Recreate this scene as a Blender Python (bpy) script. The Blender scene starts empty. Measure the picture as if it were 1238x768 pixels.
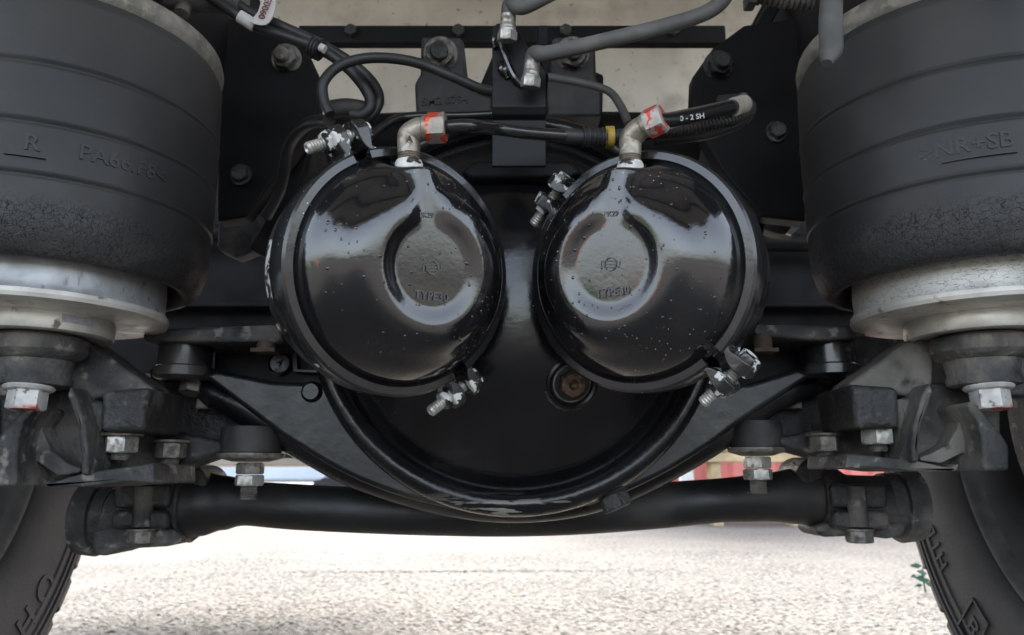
import bpy, bmesh, math, random
from mathutils import Matrix, Vector, noise
random.seed(7)
PI = math.pi
C = bpy.context.scene.collection
S = bpy.context.scene

# ------------------------------------------------------------------ camera
F, W0, H0 = 930.0, 1238.0, 768.0
PITCH = math.radians(11.6)
CAMZ = 0.44
cd = bpy.data.cameras.new('camera'); cam = bpy.data.objects.new('camera', cd); C.objects.link(cam)
cam.location = (0, 0, CAMZ); cam.rotation_euler = (PI / 2 + PITCH, 0, 0)
cd.sensor_width = 36; cd.lens = F / W0 * 36; cd.clip_start = 0.02; cd.clip_end = 500
cd.dof.use_dof = True; cd.dof.focus_distance = 0.66; cd.dof.aperture_fstop = 11
S.camera = cam

# ------------------------------------------------------------------ light
SUN_EL, SUN_AZ = math.radians(38), math.radians(8)
w = bpy.data.worlds.new('World'); S.world = w; w.use_nodes = True
nt = w.node_tree
sky = nt.nodes.new('ShaderNodeTexSky'); sky.sky_type = 'NISHITA'; sky.sun_disc = False
sky.sun_elevation = SUN_EL; sky.sun_rotation = SUN_AZ
sky.dust_density = 4.0; sky.air_density = 1.0; sky.ozone_density = 1.0
nt.nodes['Background'].inputs['Strength'].default_value = 0.15
hs = nt.nodes.new('ShaderNodeHueSaturation'); hs.inputs['Saturation'].default_value = .5      # hazy white overcast
nt.links.new(sky.outputs[0], hs.inputs['Color']); nt.links.new(hs.outputs[0], nt.nodes['Background'].inputs['Color'])
sl = bpy.data.lights.new('sun', 'SUN'); sl.energy = 0.95; sl.angle = math.radians(30); sl.color = (1, .96, .9)
so = bpy.data.objects.new('sun', sl); C.objects.link(so)
sd = Vector((math.sin(SUN_AZ) * math.cos(SUN_EL), math.cos(SUN_AZ) * math.cos(SUN_EL), math.sin(SUN_EL)))
so.rotation_euler = sd.to_track_quat('Z', 'Y').to_euler()
S.view_settings.view_transform = 'Standard'; S.view_settings.look = 'None'
S.view_settings.exposure = 2.8; S.view_settings.gamma = 1

# ------------------------------------------------------------------ helpers
cp, sp = math.cos(PITCH), math.sin(PITCH)
def at(px, py, Y):
    """world point seen at photo pixel (px,py), Y metres ahead of the camera"""
    u = (px - W0 / 2) / F; v = (H0 / 2 - py) / F
    yy = cp - v * sp; k = Y / yy
    return Vector((u * k, Y, CAMZ + (sp + v * cp) * k))
def px2m(n, py, Y):
    v = (H0 / 2 - py) / F
    return n / F * Y / (cp - v * sp)

def frame(origin, z, up=(0, 0, 1), roll=0):
    z = Vector(z).normalized(); up = Vector(up)
    y = up - up.dot(z) * z
    if y.length < 1e-5: up = Vector((0, 1, 0)); y = up - up.dot(z) * z
    y.normalize(); x = y.cross(z)
    M = Matrix((x, y, z)).transposed().to_4x4(); M.translation = Vector(origin)
    return M @ Matrix.Rotation(roll, 4, 'Z')

def crom(pts, n=8):
    pts = [Vector(p) for p in pts]
    if len(pts) < 3: return pts
    P = [2 * pts[0] - pts[1]] + pts + [2 * pts[-1] - pts[-2]]
    out = []
    for i in range(1, len(P) - 2):
        for k in range(n):
            t = k / n; a, b, c, d = P[i - 1], P[i], P[i + 1], P[i + 2]
            out.append(.5 * (2 * b + (c - a) * t + (2 * a - 5 * b + 4 * c - d) * t * t + (3 * b - a - 3 * c + d) * t ** 3))
    out.append(pts[-1]); return out

class MB:
    def __init__(s): s.v = []; s.f = []
    def add(s, vs, fs, M=None):
        o = len(s.v)
        s.v += [(M @ Vector(v)) if M else Vector(v) for v in vs]
        s.f += [tuple(i + o for i in f) for f in fs]; return s
    def lathe(s, prof, M=None, n=48, a0=0, a1=2 * PI, rf=None):
        full = abs(a1 - a0 - 2 * PI) < 1e-6; m = n if full else n + 1
        vs = []; fs = []
        for i in range(m):
            a = a0 + (a1 - a0) * i / n
            for (r, h) in prof:
                if rf: r, h = rf(a, r, h)
                vs.append((r * math.cos(a), r * math.sin(a), h))
        k = len(prof)
        for i in range(n):
            j = (i + 1) % m
            for q in range(k - 1):
                fs.append((i * k + q, j * k + q, j * k + q + 1, i * k + q + 1))
        return s.add(vs, fs, M)
    def tube(s, pts, r, n=14, caps=True, smooth=8, ribs=None):
        pts = [Vector(p) for p in pts]; m = len(pts)
        rs = list(r) if isinstance(r, (list, tuple)) else [r] * m
        if smooth and m > 2:
            cc = crom([(*p, ) for p in pts], smooth); rr = []
            for i in range(m - 1):
                for k in range(smooth): 
                    t = k / smooth; t = t * t * (3 - 2 * t); rr.append(rs[i] * (1 - t) + rs[i + 1] * t)
            rr.append(rs[-1]); pts, rs = cc, rr
        if ribs:                                   # corrugated conduit
            L = sum((pts[i + 1] - pts[i]).length for i in range(len(pts) - 1)); N = int(L / ribs) * 4
            pts2 = []; rs2 = []
            seg = [0]
            for i in range(len(pts) - 1): seg.append(seg[-1] + (pts[i + 1] - pts[i]).length)
            j = 0
            for q in range(N + 1):
                d = L * q / N
                while j < len(seg) - 2 and seg[j + 1] < d: j += 1
                t = (d - seg[j]) / max(1e-9, seg[j + 1] - seg[j])
                pts2.append(pts[j].lerp(pts[j + 1], t)); rr = rs[j] * (1 - t) + rs[j + 1] * t
                rs2.append(rr * (1.0 if q % 4 < 2 else .84))
            pts, rs = pts2, rs2
        vs = []; fs = []
        T = (pts[1] - pts[0]).normalized()
        u = T.orthogonal().normalized()
        for i, p in enumerate(pts):
            t = (pts[min(i + 1, len(pts) - 1)] - pts[max(i - 1, 0)]).normalized()
            u = (u - u.dot(t) * t).normalized(); v = t.cross(u)
            for k in range(n):
                a = 2 * PI * k / n
                vs.append(p + rs[i] * (math.cos(a) * u + math.sin(a) * v))
        for i in range(len(pts) - 1):
            for k in range(n):
                fs.append((i * n + k, i * n + (k + 1) % n, (i + 1) * n + (k + 1) % n, (i + 1) * n + k))
        if caps:
            fs.append(tuple(range(n))[::-1]); fs.append(tuple((len(pts) - 1) * n + k for k in range(n)))
        return s.add(vs, fs)
    def prism(s, poly, vec):
        vec = Vector(vec); n = len(poly); P = [Vector(p) for p in poly]
        vs = P + [p + vec for p in P]
        fs = [tuple(range(n))[::-1], tuple(range(n, 2 * n))] + [(i, (i + 1) % n, n + (i + 1) % n, n + i) for i in range(n)]
        return s.add(vs, fs)
    def pp(s, px, Y, depth, sub=0):
        """outline given in photo pixels standing at distance Y, thickness depth straight back"""
        P = [at(x, y, Y) for x, y in px]
        if sub:
            P = crom(P + [P[0]], sub)[:-1]
        return s.prism(P, (0, depth, 0))
    def box(s, c, sz, M=None):
        x, y, z = (a / 2 for a in sz); c = Vector(c)
        vs = [c + Vector((i * x, j * y, k * z)) for i in (-1, 1) for j in (-1, 1) for k in (-1, 1)]
        return s.add(vs, [(0, 1, 3, 2), (4, 6, 7, 5), (0, 4, 5, 1), (2, 3, 7, 6), (0, 2, 6, 4), (1, 5, 7, 3)], M)
    def cyl(s, r, h, M=None, n=32, ch=0.0, r2=None):
        r2 = r if r2 is None else r2
        return s.lathe([(0, 0), (r - ch, 0), (r, ch), (r2, h - ch), (r2 - ch, h), (0, h)] if ch else [(0, 0), (r, 0), (r2, h), (0, h)], M, n)
    def hexa(s, r, h, M=None, hole=0):
        """hex nut / head along local z with chamfered corners"""
        n = 24; vs = []; fs = []
        def R(a): 
            d = (a + PI / 6) % (PI / 3) - PI / 6
            return r * math.cos(PI / 6) / math.cos(d)
        c = r * .09; rc = r * .87
        rings = [(lambda a: 0.0, 0), (lambda a: min(R(a), rc) * .99, 0), (lambda a: R(a), c), (lambda a: R(a), h - c), (lambda a: min(R(a), rc) * .99, h)]
        if hole: rings += [(lambda a: hole, h), (lambda a: hole, h * .35), (lambda a: 0.0, h * .35)]
        else: rings += [(lambda a: 0.0, h)]
        m = 24
        for i in range(m):
            a = 2 * PI * i / m
            for rf, z in rings: vs.append((rf(a) * math.cos(a), rf(a) * math.sin(a), z))
        k = len(rings)
        for i in range(m):
            j = (i + 1) % m
            for q in range(k - 1): fs.append((i * k + q, j * k + q, j * k + q + 1, i * k + q + 1))
        return s.add(vs, fs, M)
    def thread(s, r, L, M=None, pitch=.0026, n=20, hollow=True):
        prof = [(0, 0), (r * .85, 0)]; z = 0
        while z < L - pitch:
            prof += [(r * .86, z), (r, z + pitch * .5)]; z += pitch
        prof += [(r * .82, L - .0004)]
        prof += [(r * .6, L), (r * .35, L - .0015), (0, L - .0018)] if hollow else [(0, L)]
        return s.lathe(prof, M, n)

def shade(me, ang):
    for p in me.polygons: p.use_smooth = True
    me.set_sharp_from_angle(angle=math.radians(ang))

def obj(name, mb, mat, parent=None, bevel=0, seg=2, ang=35, sub=0, merge=True, **props):
    me = bpy.data.meshes.new(name)
    inv = parent.matrix_world.inverted() if parent else Matrix()
    org = Matrix()
    if not parent:
        c = sum(mb.v, Vector()) / len(mb.v); org = Matrix.Translation(-c)
    me.from_pydata([org @ (inv @ v) for v in mb.v], [], mb.f)
    bm = bmesh.new(); bm.from_mesh(me)
    if merge: bmesh.ops.remove_doubles(bm, verts=bm.verts, dist=1e-6)
    bmesh.ops.dissolve_degenerate(bm, edges=bm.edges, dist=1e-7)
    bmesh.ops.recalc_face_normals(bm, faces=bm.faces)
    bm.to_mesh(me); bm.free()
    shade(me, ang)
    o = bpy.data.objects.new(name, me); C.objects.link(o)
    if not parent: o.location = c
    me.materials.append(mat)
    if parent: o.parent = parent
    if bevel:
        b = o.modifiers.new('bevel', 'BEVEL'); b.width = bevel; b.segments = seg; b.limit_method = 'ANGLE'; b.angle_limit = math.radians(30); b.harden_normals = True
    if sub:
        m = o.modifiers.new('sub', 'SUBSURF'); m.levels = m.render_levels = sub
    for k, v in props.items(): o[k] = v
    bpy.context.view_layer.update()
    return o

def thing(name, label, cat, M, group=None):
    o = bpy.data.objects.new(name, None); C.objects.link(o)
    if not isinstance(M, Matrix): M = Matrix.Translation(Vector(M))
    o.matrix_world = M; o.empty_display_size = .05
    o['label'] = label; o['category'] = cat
    if group: o['group'] = group
    bpy.context.view_layer.update()
    return o
def tag(o, label, cat, group=None):
    o['label'] = label; o['category'] = cat
    if group: o['group'] = group
    return o
def struct(o): o['kind'] = 'structure'; return o

_tc = {}
def text(body, size, depth):
    """flat lettering, centred, as verts + faces (extruded +-depth)"""
    k = (body, size, depth)
    if k in _tc: return _tc[k]
    cu = bpy.data.curves.new('t', 'FONT'); cu.body = body; cu.size = size; cu.extrude = depth; cu.align_x = 'CENTER'; cu.align_y = 'CENTER'; cu.resolution_u = 3; cu.offset = size * .012
    o = bpy.data.objects.new('t', cu); C.objects.link(o)
    dg = bpy.context.evaluated_depsgraph_get(); ev = o.evaluated_get(dg); me = ev.to_mesh()
    r = ([v.co.copy() for v in me.vertices], [tuple(p.vertices) for p in me.polygons])
    ev.to_mesh_clear(); bpy.data.objects.remove(o); bpy.data.curves.remove(cu)
    _tc[k] = r; return r

# ------------------------------------------------------------------ materials
def mat(name, base, rough=.5, metal=0, coat=0, spec=.5, var=0, vscale=12, layers=(), bump=(), rvar=0, alpha=None):
    """layers: (colour, scale, lo, hi, rough, kind, zmask) patches laid over the base by a noise threshold"""
    m = bpy.data.materials.new(name); m.use_nodes = True
    t = m.node_tree; N = t.nodes; L = t.links
    b = N['Principled BSDF']
    b.inputs['Metallic'].default_value = metal; b.inputs['Specular IOR Level'].default_value = spec
    b.inputs['Coat Weight'].default_value = coat; b.inputs['Coat Roughness'].default_value = .07
    tc = N.new('ShaderNodeTexCoord'); P = tc.outputs['Object']
    def tex(kind, scale, detail=4, stretch=None):
        src = P
        if stretch:
            mp = N.new('ShaderNodeMapping'); mp.inputs['Scale'].default_value = stretch; L.new(P, mp.inputs[0]); src = mp.outputs[0]
        if kind == 'noise':
            n = N.new('ShaderNodeTexNoise'); n.inputs['Detail'].default_value = detail; n.inputs['Scale'].default_value = scale; o = n.outputs['Fac']
        elif kind == 'speck':
            n = N.new('ShaderNodeTexVoronoi'); n.inputs['Scale'].default_value = scale; o = n.outputs['Distance']
        elif kind == 'crack':
            n = N.new('ShaderNodeTexVoronoi'); n.feature = 'DISTANCE_TO_EDGE'; n.inputs['Scale'].default_value = scale; o = n.outputs['Distance']
            w2 = N.new('ShaderNodeTexNoise'); w2.inputs['Scale'].default_value = scale * .9; w2.inputs['Detail'].default_value = 2
            mx = N.new('ShaderNodeMixRGB'); mx.inputs[0].default_value = .012; L.new(src, mx.inputs[1]); L.new(w2.outputs['Color'], mx.inputs[2]); L.new(src, w2.inputs[0]); L.new(mx.outputs[0], n.inputs['Vector']); return o
        L.new(src, n.inputs['Vector']); return o
    def ramp(src, lo, hi):
        r = N.new('ShaderNodeMapRange'); r.inputs['From Min'].default_value = lo; r.inputs['From Max'].default_value = hi
        r.interpolation_type = 'SMOOTHSTEP'; L.new(src, r.inputs['Value']); return r.outputs[0]
    def mul(a, c):
        x = N.new('ShaderNodeMath'); x.operation = 'MULTIPLY'; L.new(a, x.inputs[0])
        if isinstance(c, (int, float)): x.inputs[1].default_value = c
        else: L.new(c, x.inputs[1])
        return x.outputs[0]
    col = N.new('ShaderNodeMixRGB'); col.blend_type = 'MIX'
    c2 = [min(1, x * (1 + var)) for x in base]; c1 = [x * (1 - var) for x in base]
    col.inputs[1].default_value = (*c1, 1); col.inputs[2].default_value = (*c2, 1)
    L.new(ramp(tex('noise', vscale, 6), .3, .7), col.inputs[0]); cur = col.outputs[0]
    rn = N.new('ShaderNodeMapRange'); rn.inputs['To Min'].default_value = max(.02, rough - rvar); rn.inputs['To Max'].default_value = min(1, rough + rvar)
    rn.inputs['From Min'].default_value = .3; rn.inputs['From Max'].default_value = .7
    L.new(tex('noise', vscale * 1.7, 5), rn.inputs['Value']); cr = rn.outputs[0]
    def zm(z0, z1):
        s = N.new('ShaderNodeSeparateXYZ'); L.new(P, s.inputs[0]); return ramp(s.outputs[2], z0, z1)
    masks = []
    for ly in layers:
        colr, scale, lo, hi, rgh = ly[:5]; kind = ly[5] if len(ly) > 5 else 'noise'
        msk = ramp(tex(kind, scale, 6, ly[7] if len(ly) > 7 else None), lo, hi)
        if kind == 'speck':        # keep only some of the specks
            msk = mul(msk, ramp(tex('noise', scale * .05, 5), .56, .66))
        if len(ly) > 6 and ly[6]: msk = mul(msk, zm(*ly[6]))
        mx = N.new('ShaderNodeMixRGB'); L.new(msk, mx.inputs[0]); L.new(cur, mx.inputs[1]); mx.inputs[2].default_value = (*colr, 1); cur = mx.outputs[0]
        mr = N.new('ShaderNodeMix'); L.new(msk, mr.inputs[0]); L.new(cr, mr.inputs[2]); mr.inputs[3].default_value = rgh; cr = mr.outputs[0]
        masks.append(msk)
    L.new(cur, b.inputs['Base Color']); L.new(cr, b.inputs['Roughness'])
    if coat and masks:
        inv = N.new('ShaderNodeMath'); inv.operation = 'SUBTRACT'; inv.inputs[0].default_value = coat; L.new(mul(masks[0], coat), inv.inputs[1]); L.new(inv.outputs[0], b.inputs['Coat Weight'])
    prev = None
    for (kind, scale, strength, dist, *rest) in bump:
        h = tex(kind, scale, 5)
        if kind == 'crack': h = ramp(h, 0, .09)
        bn = N.new('ShaderNodeBump'); bn.inputs['Strength'].default_value = strength; bn.inputs['Distance'].default_value = dist
        if rest and rest[0]:
            bn.inputs['Strength'].default_value = 1; L.new(mul(zm(*rest[0]), strength), bn.inputs['Strength'])
        L.new(h, bn.inputs['Height'])
        if prev: L.new(prev, bn.inputs['Normal'])
        prev = bn.outputs[0]
    if prev: L.new(prev, b.inputs['Normal'])
    return m

WHITE = (.62, .62, .60)
M = {}
M['gloss'] = mat('gloss_black_paint', (.008, .008, .009), .13, coat=.8, var=.3, rvar=.04,
                 layers=[((.045, .042, .038), 14, .58, .85, .4), (WHITE, 190, .11, .07, .7, 'speck')], bump=[('noise', 25, .05, .01), ('noise', 260, .08, .002)])
M['band'] = mat('clamp_black_paint', (.016, .016, .017), .2, coat=.3, var=.3, rvar=.08,
                layers=[(WHITE, 190, .12, .08, .7, 'speck'), (WHITE, 34, .70, .74, .7)], bump=[('noise', 90, .12, .003)])
M['lug'] = mat('chipped_black_paint', (.02, .02, .02), .25, coat=.3, var=.3, rvar=.1,
               layers=[(WHITE, 75, .56, .59, .7)], bump=[('noise', 160, .25, .003)])
M['satin'] = mat('satin_black_paint', (.012, .012, .013), .24, coat=.2, var=.3, rvar=.1,
                 layers=[(WHITE, 120, .10, .07, .7, 'speck'), ((.06, .055, .05), 9, .52, .72, .6)], bump=[('noise', 60, .06, .006)])
M['housing'] = mat('axle_black_paint', (.008, .008, .0085), .30, spec=.34, var=.3, rvar=.08,
                   layers=[((.25, .24, .22), 130, .10, .06, .7, 'speck'), ((.05, .046, .042), 7, .5, .75, .55), ((.10, .085, .065), 26, .64, .76, .7)], bump=[('noise', 70, .1, .005), ('noise', 18, .06, .01)])
M['worn_rim'] = mat('worn_black_rim', (.008, .008, .009), .22, spec=.4, var=.3, rvar=.1,
                    layers=[((.22, .21, .19), 45, .56, .60, .6, 'noise', (-.20, -.226), (.5, 1, 3.5))], bump=[('noise', 90, .2, .004)])
M['chassis'] = mat('dusty_black_chassis', (.0055, .0055, .0065), .6, spec=.2, var=.35, vscale=8, rvar=.1,
                   layers=[((.017, .0155, .014), 6, .5, .8, .8)], bump=[('noise', 50, .1, .006)])
M['cast'] = mat('dusty_cast_iron', (.042, .042, .042), .7, var=.4, vscale=30, rvar=.1, spec=.35,
                layers=[((.17, .16, .14), 11, .46, .70, .85), ((.20, .185, .165), 60, .58, .70, .85), ((.015, .015, .015), 35, .60, .75, .6)], bump=[('noise', 170, .7, .003), ('noise', 30, .4, .008)])
M['cast_dark'] = mat('dark_cast_iron', (.022, .022, .022), .6, var=.35, vscale=22, rvar=.1,
                     layers=[((.11, .10, .088), 14, .48, .74, .8), ((.11, .10, .09), 70, .62, .74, .8)], bump=[('noise', 170, .8, .003), ('noise', 35, .4, .006)])
M['bellows'] = mat('bellows_rubber', (.025, .025, .0255), .52, var=.22, vscale=7, rvar=.06, spec=.4,
                   layers=[((.060, .056, .050), 5, .44, .72, .75, 'noise', (-.17, .0), (1, 1, .45)), ((.050, .048, .044), 22, .48, .70, .8, 'noise', (-.165, -.215)), ((.012, .012, .012), 150, .045, .015, .9, 'crack', (-.195, -.215), (1.25, 1.25, .8)), ((.3, .3, .3), 150, .07, .05, .7, 'speck')],
                   bump=[('noise', 8, .05, .01), ('crack', 150, .35, .002, (-.19, -.215)), ('noise', 300, .1, .001)])
M['galv'] = mat('galvanised_steel', (.62, .60, .55), .42, metal=.35, var=.18, vscale=30, rvar=.1,
                layers=[((.50, .42, .28), 9, .50, .75, .6), ((.2, .18, .15), 70, .62, .75, .7)], bump=[('noise', 120, .15, .002)])
M['galv_cracked'] = mat('dusty_galvanised_skirt', (.55, .54, .50), .5, metal=.3, var=.2, vscale=30, rvar=.1,
                layers=[((.5, .48, .43), 14, .45, .7, .7), ((.22, .21, .19), 150, .04, .005, .9, 'crack', None, (.6, .6, 2.0))], bump=[('noise', 120, .2, .001)])
M['galv_plain'] = mat('brushed_galvanised_skirt', (.48, .49, .50), .36, metal=.5, var=.2, vscale=40, rvar=.1,
                layers=[((.2, .2, .2), 130, .6, .75, .5, 'noise', None, (1, 1, .25))], bump=[('noise', 120, .12, .002)])
M['rim_ring'] = mat('dusty_bead_ring', (.22, .205, .18), .6, metal=.4, var=.3, vscale=40, rvar=.1, layers=[((.34, .31, .25), 130, .5, .7, .8)], bump=[('noise', 200, .3, .002)])
M['steel'] = mat('zinc_steel', (.42, .41, .38), .45, metal=.6, var=.25, vscale=90, rvar=.12, layers=[((.20, .17, .13), 120, .55, .7, .7)], bump=[('noise', 300, .2, .001)])
M['steel_dirty'] = mat('dirty_steel', (.20, .19, .17), .55, metal=.4, var=.3, vscale=80, rvar=.12, layers=[((.10, .09, .075), 90, .45, .65, .8)], bump=[('noise', 250, .25, .001)])
M['white_bolt'] = mat('white_marked_bolt', (.55, .54, .52), .6, metal=.2, var=.15, vscale=90, rvar=.1,
                      layers=[((.5, .09, .07), 60, .46, .60, .6, 'noise', (-.0665, -.0715)), ((.2, .18, .16), 130, .62, .68, .7)], bump=[('noise', 250, .25, .001)])
M['brass'] = mat('grimy_fitting', (.30, .265, .215), .45, metal=.6, var=.25, vscale=90, rvar=.12, layers=[((.16, .13, .10), 100, .52, .68, .7), ((.5, .49, .45), 70, .66, .72, .7)], bump=[('noise', 220, .3, .001)])
M['red_nut'] = mat('red_painted_nut', (.36, .33, .29), .45, metal=.5, var=.2, vscale=90, layers=[((.62, .075, .035), 45, .46, .49, .45)], bump=[('noise', 200, .3, .001)])
M['red_mark_nut'] = mat('whitish_nut', (.42, .40, .36), .5, metal=.3, var=.2, vscale=90, layers=[((.6, .06, .05), 62, .545, .565, .45), ((.22, .19, .16), 90, .60, .66, .6)], bump=[('noise', 200, .4, .001)])
M['gunk'] = mat('white_sealant', (.60, .59, .56), .55, var=.15, vscale=120, layers=[((.03, .03, .03), 85, .55, .58, .4)], bump=[('noise', 190, .8, .003)])
M['hose'] = mat('grey_hose_rubber', (.085, .083, .080), .6, var=.2, vscale=30, rvar=.08, layers=[((.15, .145, .14), 25, .55, .8, .8)], bump=[('noise', 300, .12, .001)])
M['blackhose'] = mat('black_nylon_hose', (.014, .014, .014), .22, coat=.2, var=.2, vscale=40, rvar=.05, layers=[((.3, .3, .28), 150, .09, .05, .6, 'speck')])
M['cable'] = mat('black_cable_sheath', (.022, .022, .023), .5, var=.3, vscale=30, rvar=.08)
M['rubber'] = mat('black_bush_rubber', (.02, .02, .021), .6, var=.25, vscale=30, layers=[((.07, .065, .06), 15, .5, .8, .85)], bump=[('noise', 140, .2, .002)])
M['tyre'] = mat('tyre_rubber', (.018, .018, .019), .68, var=.2, vscale=10, rvar=.06, spec=.35, layers=[((.042, .040, .036), 7, .48, .8, .85)], bump=[('noise', 180, .2, .002)])
M['wheel'] = mat('dark_wheel_steel', (.05, .05, .05), .5, var=.3, vscale=12, layers=[((.10, .09, .08), 8, .5, .75, .8)])
M['lip'] = mat('worn_rim_lip', (.07, .068, .065), .5, metal=.2, var=.3, vscale=30)
M['rust'] = mat('rusty_plug', (.12, .068, .04), .75, var=.4, vscale=90, layers=[((.05, .03, .022), 90, .5, .6, .8), ((.25, .16, .09), 150, .6, .68, .8)], bump=[('noise', 180, .5, .003)])
M['rust_dark'] = mat('rusty_bolt', (.060, .040, .028), .8, var=.4, vscale=60, bump=[('noise', 180, .4, .003)])
M['beige'] = mat('dusty_body_panel', (.60, .56, .49), .7, var=.18, vscale=4, layers=[((.44, .40, .34), 9, .5, .75, .85), ((.25, .23, .2), 60, .6, .75, .85)], bump=[('noise', 60, .1, .003)])
M['bracket'] = mat('black_bracket_paint', (.007, .007, .008), .42, spec=.25, var=.3, layers=[((.2, .2, .19), 150, .10, .06, .7, 'speck'), ((.03, .028, .026), 20, .55, .75, .7)])
M['dome'] = mat('cover_black_paint', (.008, .008, .009), .19, spec=.5, var=.3, rvar=.06,
                layers=[((.25, .24, .22), 130, .10, .06, .7, 'speck'), ((.035, .033, .03), 9, .55, .8, .5), ((.12, .11, .10), 40, .70, .76, .7, 'noise', None, (1, 1, .4))], bump=[('noise', 70, .08, .005), ('noise', 14, .06, .01)])
M['tube'] = mat('matt_black_tube', (.012, .012, .0125), .48, spec=.4, var=.3, rvar=.1, layers=[((.045, .042, .038), 9, .50, .78, .7), ((.25, .24, .22), 120, .09, .05, .7, 'speck')], bump=[('noise', 80, .2, .004)])
M['end_band'] = mat('beige_end_band', (.33, .30, .25), .6, var=.2, vscale=60)
M['type'] = mat('raised_type_highlight', (.085, .085, .085), .45, var=.3, vscale=200)  # lighter base colour stands in for highlights on the raised letter edges
M['bellows_mark'] = mat('pale_raised_rubber', (.031, .031, .032), .6, var=.2, vscale=60)  # slightly lighter rubber for the raised lettering
M['faded'] = mat('faded_sticker_film', (.36, .37, .40), .5, var=.2, vscale=150)
M['label'] = mat('white_tag', (.62, .60, .58), .6, var=.1, vscale=40)
M['print'] = mat('red_brown_print', (.16, .03, .03), .6)
M['greyprint'] = mat('pale_print', (.45, .44, .42), .6)
M['yellow'] = mat('yellow_ring', (.33, .22, .03), .5, var=.15, vscale=60)
M['worn_sticker'] = mat('worn_sticker', (.42, .41, .38), .6, var=.2, vscale=80, layers=[((.02, .02, .02), 60, .50, .55, .4)])
M['concrete'] = mat('rough_concrete', (.125, .117, .104), .9, var=.22, vscale=1.3, spec=.25,
                    layers=[((.20, .188, .168), 50, .50, .60, .9), ((.04, .038, .035), 40, .57, .66, .9), ((.155, .142, .123), 3.5, .5, .85, .9)],
                    bump=[('noise', 60, 1, .02), ('noise', 25, .5, .015)])
M['red_paint'] = mat('red_container_paint', (.62, .19, .16), .5, var=.2, vscale=2)
M['green_paint'] = mat('green_container_paint', (.10, .30, .09), .5, var=.2, vscale=2)
M['white_paint'] = mat('white_vehicle_paint', (.78, .78, .77), .4, var=.05, vscale=2)
M['blue_paint'] = mat('pale_blue_vehicle_paint', (.50, .56, .62), .4, var=.08, vscale=2)
M['glass'] = mat('dark_window_glass', (.03, .035, .04), .08)
M['yellow_paint'] = mat('yellow_plastic', (.80, .55, .03), .5, var=.1, vscale=5)
M['tan'] = mat('tan_sacks', (.42, .32, .18), .8, var=.3, vscale=6)
M['leaf'] = mat('green_leaf', (.018, .085, .045), .5, var=.3, vscale=90)
M['grey_beam'] = mat('grey_tank_skin', (.16, .165, .17), .5, metal=.3, var=.2, vscale=4, layers=[((.28, .27, .25), 20, .55, .7, .7)])

# ------------------------------------------------------------------ ground
def slab():
    mb = MB(); R = 150
    xs = [-R, -40, -12] + [-4 + .5 * i for i in range(17)] + [12, 40, R]
    ys = [-R, -40, -10] + [-3 + .5 * i for i in range(27)] + [16, 40, R]
    vs = []; fs = []
    for y in ys:
        for x in xs: vs.append((x, y, .003 * noise.noise((x * .7, y * .7, 0)) if abs(x) < 5 and -4 < y < 11 else 0))
    n = len(xs)
    for j in range(len(ys) - 1):
        for i in range(n - 1): fs.append((j * n + i, j * n + i + 1, (j + 1) * n + i + 1, (j + 1) * n + i))
    return mb.add(vs, fs)
g = struct(obj('pavement', slab(), M['concrete'], ang=60))
def grit():
    xs = [-1.9 + .0055 * i for i in range(int(3.8 / .0055))]; ys = []; y = 2.1
    while y < 5.2: ys.append(y); y += .0055 * (y / 2.2) ** 2
    vs = []; nx = len(xs); ny = len(ys)
    for j, y in enumerate(ys):
        for i, x in enumerate(xs):
            e = min(1, (x + 1.9) / .3, (1.9 - x) / .3, (y - 2.1) / .15, (5.2 - y) / .6)
            a = noise.noise((x * 60, y * 60, 0)); b = noise.noise((x * 24, y * 24, 4))
            vs.append((x, y, .0035 + e * (.0055 * max(-.6, a) + .0035 * b) - (1 - max(0, e)) * .010))
    fs = [(j * nx + i, j * nx + i + 1, (j + 1) * nx + i + 1, (j + 1) * nx + i) for j in range(ny - 1) for i in range(nx - 1)]
    me = bpy.data.meshes.new('pavement_grit'); me.from_pydata(vs, [], fs); shade(me, 80)
    o = bpy.data.objects.new('pavement_grit', me); C.objects.link(o); me.materials.append(M['concrete']); return struct(o)
grit()
# a low wavy ridge of concrete across the slab
for (y0, x0, x1, a) in ((3.75, -1.5, 1.0, .05),):
    mb = MB(); vs = []; fs = []; n = 60
    for i in range(n + 1):
        x = x0 + (x1 - x0) * i / n; y = y0 + a * noise.noise((x * 1.7, y0, 3)) + .05 * x; f = math.sin(PI * i / n) ** .5
        for d, h in ((-.05, -.012), (-.02, .006), (0, .010), (.02, .006), (.05, -.012)): vs.append((x, y + d, h * f + .002))
    for i in range(n):
        for k in range(4): fs.append((i * 5 + k, i * 5 + 5 + k, i * 5 + 6 + k, i * 5 + k + 1))
    struct(obj('pavement_ridge', mb.add(vs, fs), M['concrete'], ang=60))

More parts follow.
